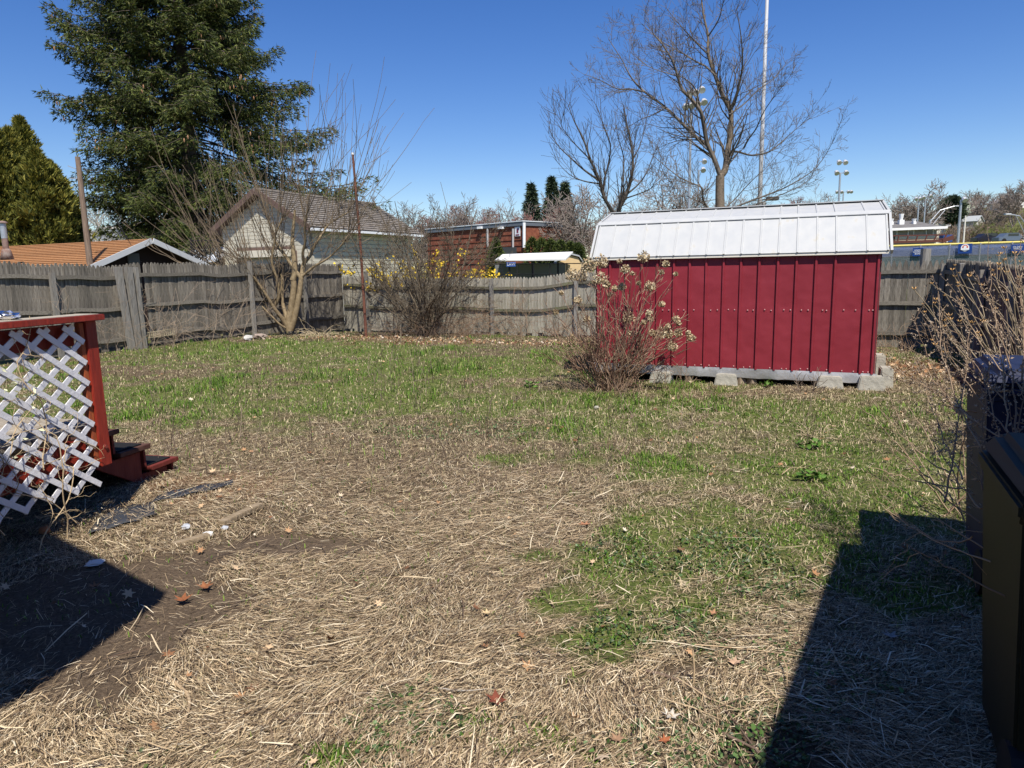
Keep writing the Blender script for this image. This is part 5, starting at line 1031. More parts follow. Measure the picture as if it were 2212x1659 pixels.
lamp_pole('slim white flagpole-like post right of the clubhouse', 2078, 466, 72, .10, [], m=mat('cream_pole', (.66, .63, .55)))
def street_lamp(label, px, ytop, Y_, armdx, armrise):
    b_ = at(px, 560, Y_); zt_ = at(px, ytop, Y_)[2]; o = thing('street_lamp', label, 'street lamp', (b_[0], b_[1], -.3)); H_ = zt_ + .3
    MB().tube([(0, 0, 0), (0, 0, H_)], [.12, .08], 8).build('post', MATS['galvanised_steel'], o); MB().tube([(0, 0, H_ - .3), (armdx * .4, 0, H_ + armrise * .7), (armdx, 0, H_ + armrise)], .06, 6).build('arm', MATS['galvanised_steel'], o)
    MB().tube([(0, 0, H_ - 1.1), (armdx * .6, 0, H_ + armrise * .7)], .04, 6).build('brace', MATS['galvanised_steel'], o); MB().box((armdx * 1.08, 0, H_ + armrise), .5, .3, .14).build('lamp_head', MATS['lamp_housing'], o, bevel=.03)
street_lamp('street lamp with a long white arm rising over the clubhouse roof', 2003, 474, 92, 3.0, 1.6)
street_lamp('street lamp at the right edge of the frame with its arm to the left', 2209, 478, 60, -1.5, .6)

# ------------------------------------------------------------------ far trees, hillside and houses
protos = []
def far_tree(label, px, ybase, ytop, Y_, m, seed, spread=.8, lvl=3, kids=(6, 6, 5), minr=.02, name='bare_tree', group=None, split=4, fork=.22, r=None, up=.06, base_z=None):
    b_ = at(px, ybase, Y_); gz = float(hgt(b_[0], b_[1])) if base_z is None else base_z; zt_ = at(px, ytop, Y_)[2]
    return bare_tree(name, label, 'tree', (b_[0], b_[1], gz), zt_ - gz, seed, m, group, r=r or (zt_ - gz) * .022, kids=kids, spread=spread, lvl=lvl, split=split, fork=fork, minr=minr, up=up)
t1 = far_tree('dense grey-brown rounded bare tree between the dark conifers and the shed roof', 1262, 560, 418, 62, barkf_m, 41, spread=1.0, kids=(6, 7, 6), minr=.022, split=6, fork=.15)
t2 = far_tree('reddish bare tree below the dark conifers beside the brick building', 1155, 560, 452, 72, barkr_m, 42, spread=.9, minr=.024, split=5)
t3 = far_tree('bare grey tree behind the thin floodlight poles left of the tall tree trunk', 1455, 560, 378, 66, barkf_m, 43, spread=1.0, minr=.02, split=5, kids=(5, 6, 6))
t4 = far_tree('rounded pale bare tree above the clubhouse roof at right', 1968, 560, 408, 125, barkf_m, 44, spread=1.0, minr=.032, split=6, kids=(6, 6, 6), fork=.15)
t5 = far_tree('pale bare tree behind the gap between arborvitae and spruce', 245, 545, 420, 45, mat('ashy_bark', (.34, .32, .28), .9), 45, spread=.9, minr=.013, kids=(5, 5, 5))
t6 = far_tree('bare tree on the skyline at the top right corner of the hillside', 2185, 500, 400, 190, barkf_m, 46, spread=.8, minr=.045, split=4)
t7 = far_tree('wide rounded bare tree on the hillside skyline left of the corner tree', 2125, 500, 418, 200, barkf_m, 47, spread=1.1, minr=.05, split=6, fork=.12)
grp = 'bare trees on the far skyline behind the field'
FTL = ['bare tree just left of the reddish one behind the right end of the brick building', 'bare tree over the middle of the brick building roof', 'bare tree over the left end of the brick building roof', 'bare tree above the top of the twiggy shrub by the back fence', 'bare tree between the garage roof end and the twiggy shrub', 'small bare tree low in the gap left of the thin floodlight poles', 'bare tree right behind the thin floodlight poles, low down',
       'bare tree rising under the thin third conifer', 'low bare tree at the foot of the left far conifer', 'bare tree right behind the trunk of the tall bare tree', 'far bare tree behind the shed ridge left of its middle', 'far bare tree behind the shed ridge below the four-lamp pole', 'bare tree touching the right slope of the cream garage roof', 'reddish bare tree low under the spruce, left of the white house', 'bare tree low under the spruce, directly above the brown roof peak']
for i, (px, top, Y_, sc) in enumerate(((1105, 446, 90, 1), (1060, 452, 95, 1), (1030, 458, 100, .9), (990, 455, 92, 1), (950, 455, 95, 1), (1385, 470, 80, .8), (1420, 455, 90, 1), (1240, 470, 78, .9), (1140, 470, 84, 1), (1560, 455, 95, 1), (1700, 470, 150, 1), (1760, 462, 160, 1), (900, 462, 90, 1), (330, 500, 60, 1), (350, 492, 62, 1))):
    src = (t1, t2, t3)[i % 3] if i not in (0,) else t3; H0 = {0: 1}.get(0); b_ = at(px, 560, Y_); zt_ = at(px, top, Y_)[2]; hs_ = {t1: at(1262, 418, 62)[2] + .3, t2: at(1155, 452, 72)[2] + .3, t3: at(1455, 378, 66)[2] + .3}[src]; s_ = (zt_ + .3) / hs_
    copy_thing(src, (b_[0], b_[1], float(hgt(b_[0], b_[1]))), s_, i * 1.3, FTL[i], grp)
# wooded hillside mass
def join_woods(name, srcs, spots, m=None):
    VV = []; FF = []; n0 = 0
    cache = []
    for s in srcs:
        cr_ = [c for c in s.children if c.name.startswith('crown')][0].data; v = np.empty(len(cr_.vertices) * 3, np.float32); cr_.vertices.foreach_get('co', v); f_ = np.empty(len(cr_.loops), np.int32); cr_.loops.foreach_get('vertex_index', f_); cache.append((v.reshape(-1, 3), f_.reshape(-1, 4)))
    for i, (x_, y_, z_, s_, rz) in enumerate(spots):
        v, f_ = cache[i % len(cache)]; h_ = v[:, 2].max(); keepf = RNG.random(len(f_) // 3) < .6; R2 = np.array([[cos(rz), -sin(rz), 0], [sin(rz), cos(rz), 0], [0, 0, 1]]); VV.append((v @ R2.T) * (s_ / h_) + [x_, y_, z_]); FF.append(f_ + n0); n0 += len(v)
    return tag(link(name, np_mesh(name, np.concatenate(VV), [np.concatenate(FF)], m)), kind='stuff')
small = bare_tree('tmp', 'x', 'x', (0, 0, 0), 9, 77, barkf_m, lvl=2, kids=(5, 6), spread=1.0, minr=.055, split=5, fork=.12, st=4)
small2 = bare_tree('tmp', 'x', 'x', (0, 0, 0), 9, 78, barkf_m, lvl=2, kids=(5, 6), spread=.8, minr=.055, split=5, fork=.2, st=4)
spots = []
for k in range(120):
    y_ = RNG.uniform(150, 290); x_ = y_ * RNG.uniform(.50, .90); spots.append((x_, y_, float(hgt(x_, y_)) - .8, RNG.uniform(3.5, 7) * (1 + .35 * sstep(y_, 200, 280)) , RNG.random() * 6))
join_woods('hillside_woods', [small, small2], spots, mat('hill_twigs', (.20, .15, .11), .95, islandc=[(0, (.12, .085, .06)), (.5, (.21, .155, .115)), (.85, (.26, .18, .13)), (1, (.20, .19, .10))]))
spots = []
for k in range(34):
    y_ = RNG.uniform(105, 150); x_ = y_ * RNG.uniform(-.42, .5); spots.append((x_, y_, -.3, RNG.uniform(6.5, 9.5), RNG.random() * 6))
join_woods('far_woods', [small, small2], spots, MATS['hill_twigs'])
spots = [(y_ * r_, y_, float(hgt(y_ * r_, y_)), RNG.uniform(4, 6), RNG.random() * 6) for y_, r_ in ((150, .70), (156, .74), (160, .68), (148, .76), (170, .73), (165, .66))]
join_woods('budding_green_thicket', [small, small2], spots, mat('budding_green', (.17, .20, .05), .9, island=.3))
for s in (small, small2):
    for ch in list(s.children): bpy.data.objects.remove(ch)
    bpy.data.objects.remove(s)
b_ = at(2054, 500, 190); gz = float(hgt(b_[0], b_[1])); hh = at(2054, 426, 190)[2] - gz; conifer('conifer', 'round dark green pine on the hillside right of the round bare tree', (b_[0], b_[1], gz), hh, 2.6, far_m, 51, dens=1.1, size=.9, k=5, prof=lambda t: sqrt(max(0, 1 - (2 * t - 1) ** 2)) * .9 + .1 * (1 - t), lump=.6, z0=hh * .42)
def far_house(label, px, py, Y_, w_, h_, wallc, roofc, rz=.3, gable=True):
    q = at(px, py, Y_); o = thing('house', label, 'house', (q[0], q[1], q[2]), rz=rz); wm = mat('hw_%.2f_%.2f' % (wallc[0], wallc[2]), wallc, .8); rm_ = mat('hr_%.2f_%.2f' % (roofc[0], roofc[2]), roofc, .9)
    wm.name = 'house_siding'; rm_.name = 'house_roof'
    mb = MB(); mb.prism([(-w_ / 2, 0, -6), (w_ / 2, 0, -6), (w_ / 2, 0, h_), (0, 0, h_ * 1.5), (-w_ / 2, 0, h_)], (0, w_ * 1.1, 0)); mb.build('wall', wm, o)
    for sx in (-1, 1): mb = MB(); slab_roof(mb, np.array((sx * w_ * .56, -.3, h_ * .95)), np.array((sx * w_ * .56, w_ * 1.15, h_ * .95)), np.array((0.01 * sx, w_ * 1.15, h_ * 1.54)), np.array((.01 * sx, -.3, h_ * 1.54)), .2); mb.build('roof', rm_, o)
    for k in (-.25, .25): f = MB().box((k * w_, -.08, h_ * .5), w_ * .16, .12, h_ * .35).build('window', MATS['white_fascia'], o); MB().box((k * w_, -.16, h_ * .5), w_ * .11, .08, h_ * .27).build('pane', MATS['dark_glass'], f)
    return o
far_house('white gabled house high on the hillside right of the clubhouse lamp', 2035, 477, 235, 5.6, 2.8, (.72, .72, .70), (.2, .17, .16), -.5)
far_house('small pale green gabled house among the trees on the hill', 2096, 458, 250, 4.2, 2.2, (.5, .56, .42), (.4, .44, .36), .1)
far_house('white house at the right end of the hillside top', 2195, 455, 260, 8, 3, (.7, .7, .68), (.25, .24, .24), .2)
far_house('pale grey house low on the hillside behind bare trees', 2115, 500, 190, 5, 2.6, (.6, .6, .56), (.35, .37, .38), .7)
far_house('cream house directly right of the clubhouse roof', 2030, 500, 190, 4, 2, (.62, .6, .5), (.3, .28, .25), .3)
# parked vehicles and small blue container near the field
def car(label, px, py, Y_, col, L_=4.4, truck=False, rz=0.0):
    q = at(px, py, Y_); o = thing('parked_car', label, 'car', (q[0], q[1], q[2]), 'vehicles parked beyond the outfield fence', rz); pm = mat('paint_%.2f%.2f' % (col[0], col[2]), col, .3, spec=.6); pm.name = 'car_paint'
    pr2 = [(-.5, .15), (.5, .15), (.5, .45), (.34, .52), (.2, .85), (-.22, .85), (-.36, .52), (-.5, .48)]
    MB().prism([(x_ * L_, 0, z_ * 1.7) for x_, z_ in pr2], (0, 1.7, 0)).build('body', pm, o, bevel=.06)
    MB().box((0, -.01, 1.18), L_ * .36, .04, .36).build('side_window', MATS['dark_glass'], o)
    for x_ in (-.31, .31):
        for y_ in (.1, 1.6): MB().tube([(x_ * L_, y_ - .13, .32), (x_ * L_, y_ + .13, .32)], .34, 12).build('wheel', blk, o)
    return o
car('dark parked car left of the silver-roofed one beyond the outfield fence', 2140, 524, 112, (.02, .02, .03)); car('blue-grey parked car with silver roof beyond the outfield fence', 2188, 524, 108, (.10, .13, .18))
q = at(2042, 525, 98); o = thing('blue_container', 'blue box with white marks next to the clubhouse stairs', 'container', (q[0], q[1], q[2])); MB().box((0, 0, .6), 1.3, 1.0, 1.0).build('box', mat('container_blue', (.03, .07, .22), .5), o, bevel=.03); MB().box((-.35, -.52, .5), .3, .03, .3).build('mark', txt_m, o); MB().box((-.1, -.52, .2), .2, .03, .2).build('mark', txt_m, o)

# ------------------------------------------------------------------ red iron pole by the back fence
b_ = at(790, 712, 19.9); b_[2] = float(hgt(b_[0], b_[1])); tp = at(762, 334, 19.9) - b_
o = thing('iron_pole', 'tall rusty red-brown iron pole standing before the back fence', 'pole', tuple(b_)); MB().tube([(0, 0, -.1), (tp[0] * .5 + .03, 0, tp[2] * .5), (tp[0], 0, tp[2])], [.042, .036, .03], 10).build('tube', mat('rusty_iron', (.11, .045, .032), .8, c2=(.19, .08, .05), scale=5, stretch=(2, 2, .5)), o)
MB().tube([(tp[0], 0, tp[2]), (tp[0], 0, tp[2] + .05)], .035, 10).build('cap', MATS['white_pipe'], o)

# ------------------------------------------------------------------ hydrangea in front of the shed
hb = np.array([1.30, 9.35, 0.0]); hyd = thing('hydrangea', 'bare hydrangea bush with dried beige flower heads in front of the red shed', 'shrub', tuple(hb))
stem_m = mat('hydrangea_stem', (.24, .13, .10), .8, islandc=[(0, (.09, .05, .035)), (.5, (.22, .125, .085)), (1, (.42, .31, .21))]); ln = Lines()
HD = [(235, 180, 65), (380, 140, 62), (60, 290, 60), (160, 300, 55), (370, 320, 62), (440, 385, 35), (850, 85, 52), (650, 220, 42), (1095, 160, 32), (1050, 250, 22), (1205, 270, 18), (725, 262, 16), (585, 130, 20), (800, 370, 18), (535, 430, 30), (615, 410, 35), (920, 410, 48), (475, 500, 20),
      (120, 560, 38), (220, 770, 32), (690, 765, 55), (910, 700, 25), (1050, 605, 28), (930, 770, 25), (850, 805, 22), (1205, 770, 32), (1240, 815, 22), (1115, 850, 25), (1035, 935, 62), (1110, 930, 50), (945, 920, 28), (690, 920, 22), (1235, 925, 38), (1345, 920, 22), (1380, 975, 38), (1170, 1075, 45), (815, 1200, 25), (60, 960, 24), (-120, 690, 26), (-60, 480, 22)]
hp_m = mat('dried_petal', (.50, .40, .24), .85, islandc=[(0, (.20, .13, .07)), (.35, (.44, .33, .19)), (.75, (.62, .51, .33)), (1, (.74, .66, .48))], trans=.2)
for i, (cx, cy, r_) in enumerate(HD):
    Yh = 9.25 + .35 * math.sin(i * 2.3) + (.25 if cx < 350 else 0); q = at(1224 + cx * .1953, 540 + cy * .1953, Yh) - hb; R0 = r_ * .1953 / FPX * Yh * 1.35
    s0 = np.array([RNG.normal(0, .10) + (.15 if cx > 500 else -.05), RNG.normal(0, .08), 0]); mid = s0 * .6 + q * .4 + np.array([-.16 * np.sign(q[0]) * min(1, abs(q[0])), 0, .12]); Q = [(1 - t) ** 2 * s0 + 2 * t * (1 - t) * mid + t * t * (q - [0, 0, R0 * .5]) + RNG.normal(0, .006, 3) for t in np.linspace(0, 1, 12)]
    ln.add(Q, list(np.linspace(.0075, .0028, 12)))
    for j in range(3, 11):
        if RNG.random() < .55: grow(ln, Q[j], Q[j] - Q[j - 1] + RNG.normal(0, .06, 3) + [0, 0, .03], RNG.uniform(.12, .5), .0032, 1, .07, .12, (3,), .7, .5, 5)
    n = int(50 + R0 * 1900); v = RNG.normal(0, 1, (n, 3)); v /= np.linalg.norm(v, axis=1, keepdims=True); v *= (RNG.random((n, 1)) ** .4) * R0 * [1, 1, 1.1]; v[:, 2] += np.where(v[:, 2] < 0, -v[:, 2] * .3, 0)
    P, Fs = leaf_shapes(v[:, 0], v[:, 1], v[:, 2], RNG.uniform(.008, .016, n), 1.6, [(0, 0, 0), (1, .1, .2), (.2, .9, .2), (-.9, .2, .2), (-.1, -1, .2), (.7, -.7, .2)])
    link('flower_head', np_mesh('flower_head', P, Fs, hp_m), hyd, tuple(q))
for k in range(60):
    a = RNG.random() * 2 * pi; rr_ = RNG.random() ** .6; d = np.array([cos(a) * rr_ * .95 - .05, sin(a) * rr_ * .5 - .1, 1.0]); grow(ln, np.array([cos(a) * .22 * rr_, sin(a) * .2 * rr_, 0]), d, RNG.uniform(.5, 1.25), RNG.uniform(.003, .0065), 1 if k % 2 else 2, .03, .09, (4, 3), .6, .45, 7)
for kk, (PP, RR) in ln.b.items(): ln.b[kk] = (PP, [[max(v, .0016) for v in rr] for rr in RR])
ln.build('stems', stem_m, hyd, sides=4)

# ------------------------------------------------------------------ wheeled bins at the right
def bin_(label, fl, col, W_=.58, D_=.62, H_=1.06, m2=None):
    """fl: far-left top corner on the ground plan"""
    c_ = np.array([fl[0], fl[1], 0]) + XD * W_ / 2 - YD * D_ / 2; o = thing('wheeled_bin', label, 'bin', (c_[0], c_[1], float(hgt(c_[0], c_[1]))), 'wheeled bins along the right edge', rz=-TH)
    bm_ = mat('plastic_%.3f%.3f' % (col[0], col[2]), col, .62, spec=.25, c2=tuple(v * 1.3 for v in col), scale=2); bm_.name = 'bin_plastic'
    V = []; 
    for z_, s_ in ((.05, .80), (.5, .90), (.93, .985), (.94, 1.04), (.985, 1.04)):
        for sx, sy in ((-1, -1), (1, -1), (1, 1), (-1, 1)): V.append((sx * W_ / 2 * s_, sy * D_ / 2 * s_, z_ * H_))
    F = [(3, 2, 1, 0)] + [(4 * i + j, 4 * i + (j + 1) % 4, 4 * i + 4 + (j + 1) % 4, 4 * i + 4 + j) for i in range(4) for j in range(4)] + [(16, 17, 18, 19)]
    mb = MB(); mb.add(V, F); mb.build('body', bm_, o, bevel=.02)
    mb = MB(); L_ = [(-1, -1.08, .99), (1, -1.08, .99), (1, 1.06, .99), (-1, 1.06, .99), (-.86, -.9, 1.055), (.86, -.9, 1.055), (.86, .8, 1.075), (-.86, .8, 1.075)]
    mb.add([(x_ * W_ / 2 * 1.05, y_ * D_ / 2, z_ * H_) for x_, y_, z_ in L_], [(3, 2, 1, 0), (4, 5, 6, 7), (0, 1, 5, 4), (1, 2, 6, 5), (2, 3, 7, 6), (3, 0, 4, 7)]); mb.build('lid', m2 or bm_, o, bevel=.025)
    MB().tube([(-W_ * .36, -D_ * .56, H_ * .97), (W_ * .36, -D_ * .56, H_ * .97)], .016, 8).build('handle', bm_, o)
    for sx in (-1, 1):
        w_ = MB().tube([(sx * W_ * .44, -D_ * .40, .11), (sx * W_ * .36, -D_ * .40, .11)], .11, 16).build('wheel', blk, o)
    return o
bin_('dark navy wheeled bin with sloping lid, farther of the two at the right edge', (2.50, 3.80), (.012, .017, .045))
bin_('dark olive wheeled bin nearest the camera at the lower right edge', (1.66, 2.40), (.012, .012, .006), H_=1.0)

# ------------------------------------------------------------------ shrubs at the right edge
rb = np.array([4.55, 6.0, -.02]); ros = thing('seed_pod_shrub', 'tall bare shrub with open orange seed pods before the right fence', 'shrub', tuple(rb)); ln = Lines(); pods = []
pod_m = mat('orange_seed_pod', (.50, .27, .09), .75, c2=(.62, .38, .16), scale=30, islandc=[(0, (.40, .20, .07)), (.5, (.60, .34, .12)), (1, (.75, .50, .24))])
def c2p(cx, cy): return 1944 + cx * .2171, 532.8 + cy * .2171
PODS = [(1035, 20, 9), (1000, 75, 8), (1030, 140, 8), (985, 180, 9), (1000, 235, 9), (1060, 260, 8), (1045, 130, 6), (975, 95, 6), (1140, 70, 9), (1200, 155, 7), (1225, 60, 7), (545, 190, 5), (590, 265, 5), (520, 235, 8), (545, 300, 7), (575, 365, 6), (575, 400, 6), (600, 530, 10), (690, 300, 10), (710, 270, 7), (810, 390, 9), (865, 500, 9), (140, 425, 9), (318, 370, 6), (230, 575, 5), (245, 655, 6), (440, 490, 5), (355, 530, 8), (345, 565, 6),
        (490, 690, 10), (500, 730, 9), (440, 740, 8), (445, 795, 7), (590, 750, 8), (720, 760, 9), (825, 750, 10), (760, 865, 10), (790, 895, 8), (350, 980, 9), (450, 1060, 9), (320, 935, 7), (505, 905, 7), (1190, 310, 8), (930, 290, 7), (925, 240, 6), (1060, 540, 7), (1180, 430, 7), (960, 620, 6)]
roots = [rb - rb + [RNG.normal(0, .22), RNG.normal(0, .2), 0] for _ in range(12)]
for i, (cx, cy, r_) in enumerate(PODS):
    Yp = 5.6 + .7 * math.sin(i * 1.9); px_, py_ = c2p(cx, cy); q = at(px_, py_, Yp) - rb; s0 = roots[i % 12]
    if i % 2 == 0: mid = s0 * .45 + q * .55 + np.array([.12, 0, -.05]); Q = [(1 - t) ** 2 * s0 + 2 * t * (1 - t) * mid + t * t * q + RNG.normal(0, .007, 3) for t in np.linspace(0, 1, 12)]; ln.add(Q, list(np.linspace(.009, .0025, 12)))
    else:
        d = q - s0; st_ = q - d / np.linalg.norm(d) * .25 + RNG.normal(0, .05, 3); ln.add([st_, (st_ + q) / 2 + RNG.normal(0, .012, 3), q], [.003, .0026, .002])
    R0 = r_ * 1.15 * .2171 * 3.2 / FPX * Yp; mb = MB()
    for k in range(5):
        a = 2 * pi * k / 5 + i; d1 = np.array([cos(a), sin(a) * .8, .55]); w1 = np.cross(d1, [0, 0, 1.]); w1 /= np.linalg.norm(w1); mb.add([(0, 0, 0), tuple(d1 * R0 * .5 + w1 * R0 * .26), tuple(d1 * R0 * .95 + ZD * R0 * .35), tuple(d1 * R0 * .5 - w1 * R0 * .26), tuple(d1 * R0 * .42 - ZD * R0 * .14)], [(0, 1, 2, 3), (0, 1, 4), (1, 2, 4), (2, 3, 4), (3, 0, 4)])
    mb.build('seed_pod', pod_m, ros, loc=tuple(q))
for k in range(40):
    s0 = roots[k % 12]; d = np.array([RNG.normal(-.05, .22), RNG.normal(0, .2), 1.0]); grow(ln, s0, d, RNG.uniform(.8, 1.7), .008, 1, .04, .10, (4,), .5, .4, 7)
ln.build('stems', mat('pale_shrub_stem', (.33, .25, .16), .85, islandc=[(0, (.20, .15, .10)), (1, (.46, .37, .25))]), ros, sides=5)
# near bud-covered twigs
nb0 = np.array([2.9, 4.35, 0]); nbs = thing('budded_shrub', 'pale tan twiggy shrub covered in small dry buds reaching over the bins', 'shrub', tuple(nb0)); ln = Lines(); bc = []
def budded(s0, e, bow, n=14, r=.005, buds=True, dens=1.0):
    m_ = (s0 + e) / 2 + bow; Q = [(1 - t) ** 2 * s0 + 2 * t * (1 - t) * m_ + t * t * e + RNG.normal(0, .004, 3) for t in np.linspace(0, 1, n)]; ln.add(Q, list(np.linspace(r, r * .35, n)))
    if buds:
        for i in range(int(n * .3), n):
            for _ in range(int(6 * dens)):
                if RNG.random() < .62: t = RNG.random(); p_ = Q[i - 1] * (1 - t) + Q[i] * t; bc.append((p_ + RNG.normal(0, .009, 3), (Q[i] - Q[i - 1]) * 6 + RNG.normal(0, .5, 3)))
    return Q
def np_(px, py, Y_): return at(px, py, Y_) - nb0
SEGS = [((2200, 1130, 2.6), (2035, 955, 2.9)), ((2205, 1150, 2.5), (2080, 830, 3.1)), ((2100, 1060, 2.7), (2110, 680, 3.4)), ((2130, 1000, 2.9), (1985, 760, 3.6)), ((2180, 1080, 2.7), (2165, 700, 3.3)), ((2212, 1000, 2.7), (2040, 820, 3.4)), ((2190, 980, 2.8), (2010, 700, 3.8)), ((2212, 900, 2.9), (2120, 620, 3.6)), ((2150, 900, 3.0), (2050, 720, 3.7)),
        ((2215, 1160, 2.3), (2030, 1010, 2.6)), ((2120, 1090, 2.6), (2030, 880, 3.0)), ((2160, 1050, 2.6), (2185, 800, 3.0)), ((2230, 860, 3.0), (2180, 600, 3.5)), ((2240, 820, 3.0), (2205, 540, 3.5)), ((2110, 900, 3.2), (1995, 830, 3.5)), ((2060, 860, 3.4), (1988, 690, 3.8)), ((2225, 760, 3.2), (2110, 560, 3.9))]
for (a_, b2) in SEGS:
    for rep in range(1 + (RNG.random() < .4)):
        s0 = np_(*a_) + RNG.normal(0, .05, 3); e = np_(*b2) + RNG.normal(0, .07, 3); Q = budded(s0, e, RNG.normal(0, .05, 3) + [-.02, 0, -.06], r=.0042, dens=.9)
        for i in range(4, 13, 2): d = (Q[i] - Q[i - 1]) / np.linalg.norm(Q[i] - Q[i - 1]); budded(Q[i], Q[i] + (d * .8 + RNG.normal(0, .5, 3)) * RNG.uniform(.08, .26), RNG.normal(0, .02, 3), n=6, r=.002, dens=.75)
for (a_, b2) in (((2150, 1200, 2.3), (1915, 1025, 2.9)), ((2160, 1215, 2.2), (1900, 1090, 2.6)), ((2120, 1130, 2.4), (1880, 930, 3.1)), ((2100, 1160, 2.4), (1935, 1110, 2.6)), ((2060, 1080, 2.6), (1905, 950, 3.0)), ((2190, 1300, 2.0), (1950, 1170, 2.3)), ((2080, 1060, 2.7), (1880, 1010, 2.8)), ((2050, 1020, 2.7), (1900, 880, 3.1))):
    Q = budded(np_(*a_), np_(*b2), RNG.normal(0, .04, 3) + [0, 0, -.03], r=.0034, dens=.12)
    for i in range(3, 13, 2): budded(Q[i], Q[i] + ((Q[i] - Q[i - 1]) / .06 + RNG.normal(0, .7, 3)) * RNG.uniform(.06, .16), RNG.normal(0, .02, 3), n=6, r=.0014, dens=.15)
for k in range(14): a = RNG.random() * 6.28; budded(np.array([RNG.normal(0, .1), RNG.normal(0, .1), 0]), np.array([RNG.normal(-.1, .45), RNG.normal(-.3, .55), RNG.uniform(.5, 1.3)]), RNG.normal(0, .1, 3), r=.006, dens=.5)
ln.build('stems', mat('pale_bud_twig', (.34, .24, .15), .85, islandc=[(0, (.17, .11, .07)), (1, (.42, .31, .20))]), nbs, sides=4)
Bc = np.array([b[0] for b in bc]); Bd = np.array([b[1] for b in bc]); sp_o = sprays('buds', Bc, Bd, RNG.uniform(.007, .015, len(Bc)), mat('dry_bud', (.42, .34, .25), .85, islandc=[(0, (.18, .125, .085)), (.6, (.34, .26, .19)), (1, (.55, .46, .35))]), nbs, k=3, wid=.32, curl=.6); sp_o['kind'] = 'stuff'
for px, py, L_ in ((2170, 1500, .5),):
    pass

# ------------------------------------------------------------------ things lying in the yard
def ground_strip(name, label, cat, pts, w, m, z=.02, th=.012):
    g0 = G(*pts[0]); o = thing(name, label, cat, (g0[0], g0[1], float(hgt(g0[0], g0[1])))); mb = MB(); Q = [G(*p) - g0 for p in pts]
    for a, b_ in zip(Q[:-1], Q[1:]): mb.bar(a + [0, 0, z], b_ + [0, 0, z], w, th)
    mb.build(name + '_piece', m, o, bevel=min(.004, th * .3)); return o
ground_strip('wood_board', 'weathered short wooden board lying in the straw right of the deck steps', 'board', [(478, 1140), (563, 1099)], .06, mat('old_board', (.20, .15, .09), .9, c2=(.32, .25, .17), scale=6, stretch=(2, 6, 2), bump=.5), z=.028, th=.035)
ground_strip('wood_board', 'half-buried second board lying in line with the short one, farther left', 'board', [(372, 1186), (452, 1163)], .05, MATS['old_board'], z=.015, th=.03)
fab_m = mat('black_weed_fabric', (.028, .030, .036), .6, c2=(.045, .05, .06), scale=4, bump=.3)
def fabric(label, corners):
    P_ = [G(*c) for c in corners]; g0 = P_[0]; o = thing('weed_fabric', label, 'fabric', (g0[0], g0[1], 0)); V = []; F = []; nU, nV = 12, 5
    for i in range(nU + 1):
        for j in range(nV + 1):
            u, v = i / nU, j / nV; p_ = (P_[0] * (1 - u) + P_[1] * u) * (1 - v) + (P_[3] * (1 - u) + P_[2] * u) * v; V.append((p_[0] - g0[0], p_[1] - g0[1], float(hgt(p_[0], p_[1])) + .016 + .006 * sin(i * 1.3 + j)))
    F = [(i * (nV + 1) + j, (i + 1) * (nV + 1) + j, (i + 1) * (nV + 1) + j + 1, i * (nV + 1) + j + 1) for i in range(nU) for j in range(nV)]
    mb = MB(); mb.add(V, F); ob_ = mb.build('sheet', fab_m, o, smooth=True); md = ob_.modifiers.new('thickness', 'SOLIDIFY'); md.thickness = .004; return o
fabric('bare strip of black weed fabric in the straw below the deck lattice', [(190, 1165), (340, 1120), (330, 1092), (230, 1110)]); fabric('narrow strip of black weed fabric leading right from the deck steps', [(330, 1092), (500, 1052), (505, 1040), (350, 1072)])
def crumple(name, label, cat, px, py, r_, m, flat=.6, amp=.25, seed=0):
    g0 = G(px, py); o = thing(name, label, cat, (g0[0], g0[1], float(hgt(g0[0], g0[1])) + .012)); bm = bmesh.new(); bmesh.ops.create_icosphere(bm, subdivisions=2, radius=r_); rnd = random.Random(seed)
    for v in bm.verts: v.co *= 1 + rnd.uniform(-amp, amp); v.co.z = (v.co.z + r_ * .6) * flat
    me = bpy.data.meshes.new(name); bm.to_mesh(me); bm.free(); me.materials.append(m); link(name + '_piece', me, o); return o
wp_m = mat('dirty_white_paper', (.72, .71, .68), .8, c2=(.6, .59, .56)); pl_m = mat('clear_grey_plastic', (.45, .47, .50), .2, spec=.7)
crumple('crumpled_plastic', 'crumpled grey plastic cup piece in straw, left of the white paper', 'litter', 402, 1146, .028, pl_m, seed=1); crumple('crumpled_paper', 'crumpled white paper scrap in the straw below the wooden board', 'litter', 449, 1160, .034, wp_m, flat=.35, seed=2)
crumple('crumpled_plastic', 'pale plastic scrap right of the crumpled white paper', 'litter', 486, 1146, .022, pl_m, seed=3); crumple('pot_shard', 'small orange-brown clay pot piece at the left edge shadow', 'shard', 98, 1158, .032, mat('terracotta', (.42, .17, .08), .85), flat=.9, amp=.1, seed=4)
crumple('crumpled_paper', 'white paper scrap on the edge of the left shadow', 'litter', 205, 1228, .045, wp_m, flat=.15, amp=.4, seed=5)
crumple('stone', 'pale round stone in the grass before the back fence', 'stone', 1288, 0 + 882, .03, conc_m, seed=6); crumple('stone', 'white stone at the foot of the fence post left of the pruned tree', 'stone', 537, 735, .12, mat('pale_stone', (.5, .49, .46), .9), seed=7, flat=.7)
crumple('stone', 'flat tan stone right of the white one under the left fence', 'stone', 560, 731, .17, mat('tan_stone', (.34, .27, .22), .9), flat=.5, seed=8)
crumple('stone', 'yellowish rubble lump by the fence corner next to the iron pole', 'stone', 745, 695, .22, mat('yellow_rubble', (.46, .40, .27), .9, c2=(.3, .27, .2)), flat=.9, amp=.3, seed=9)
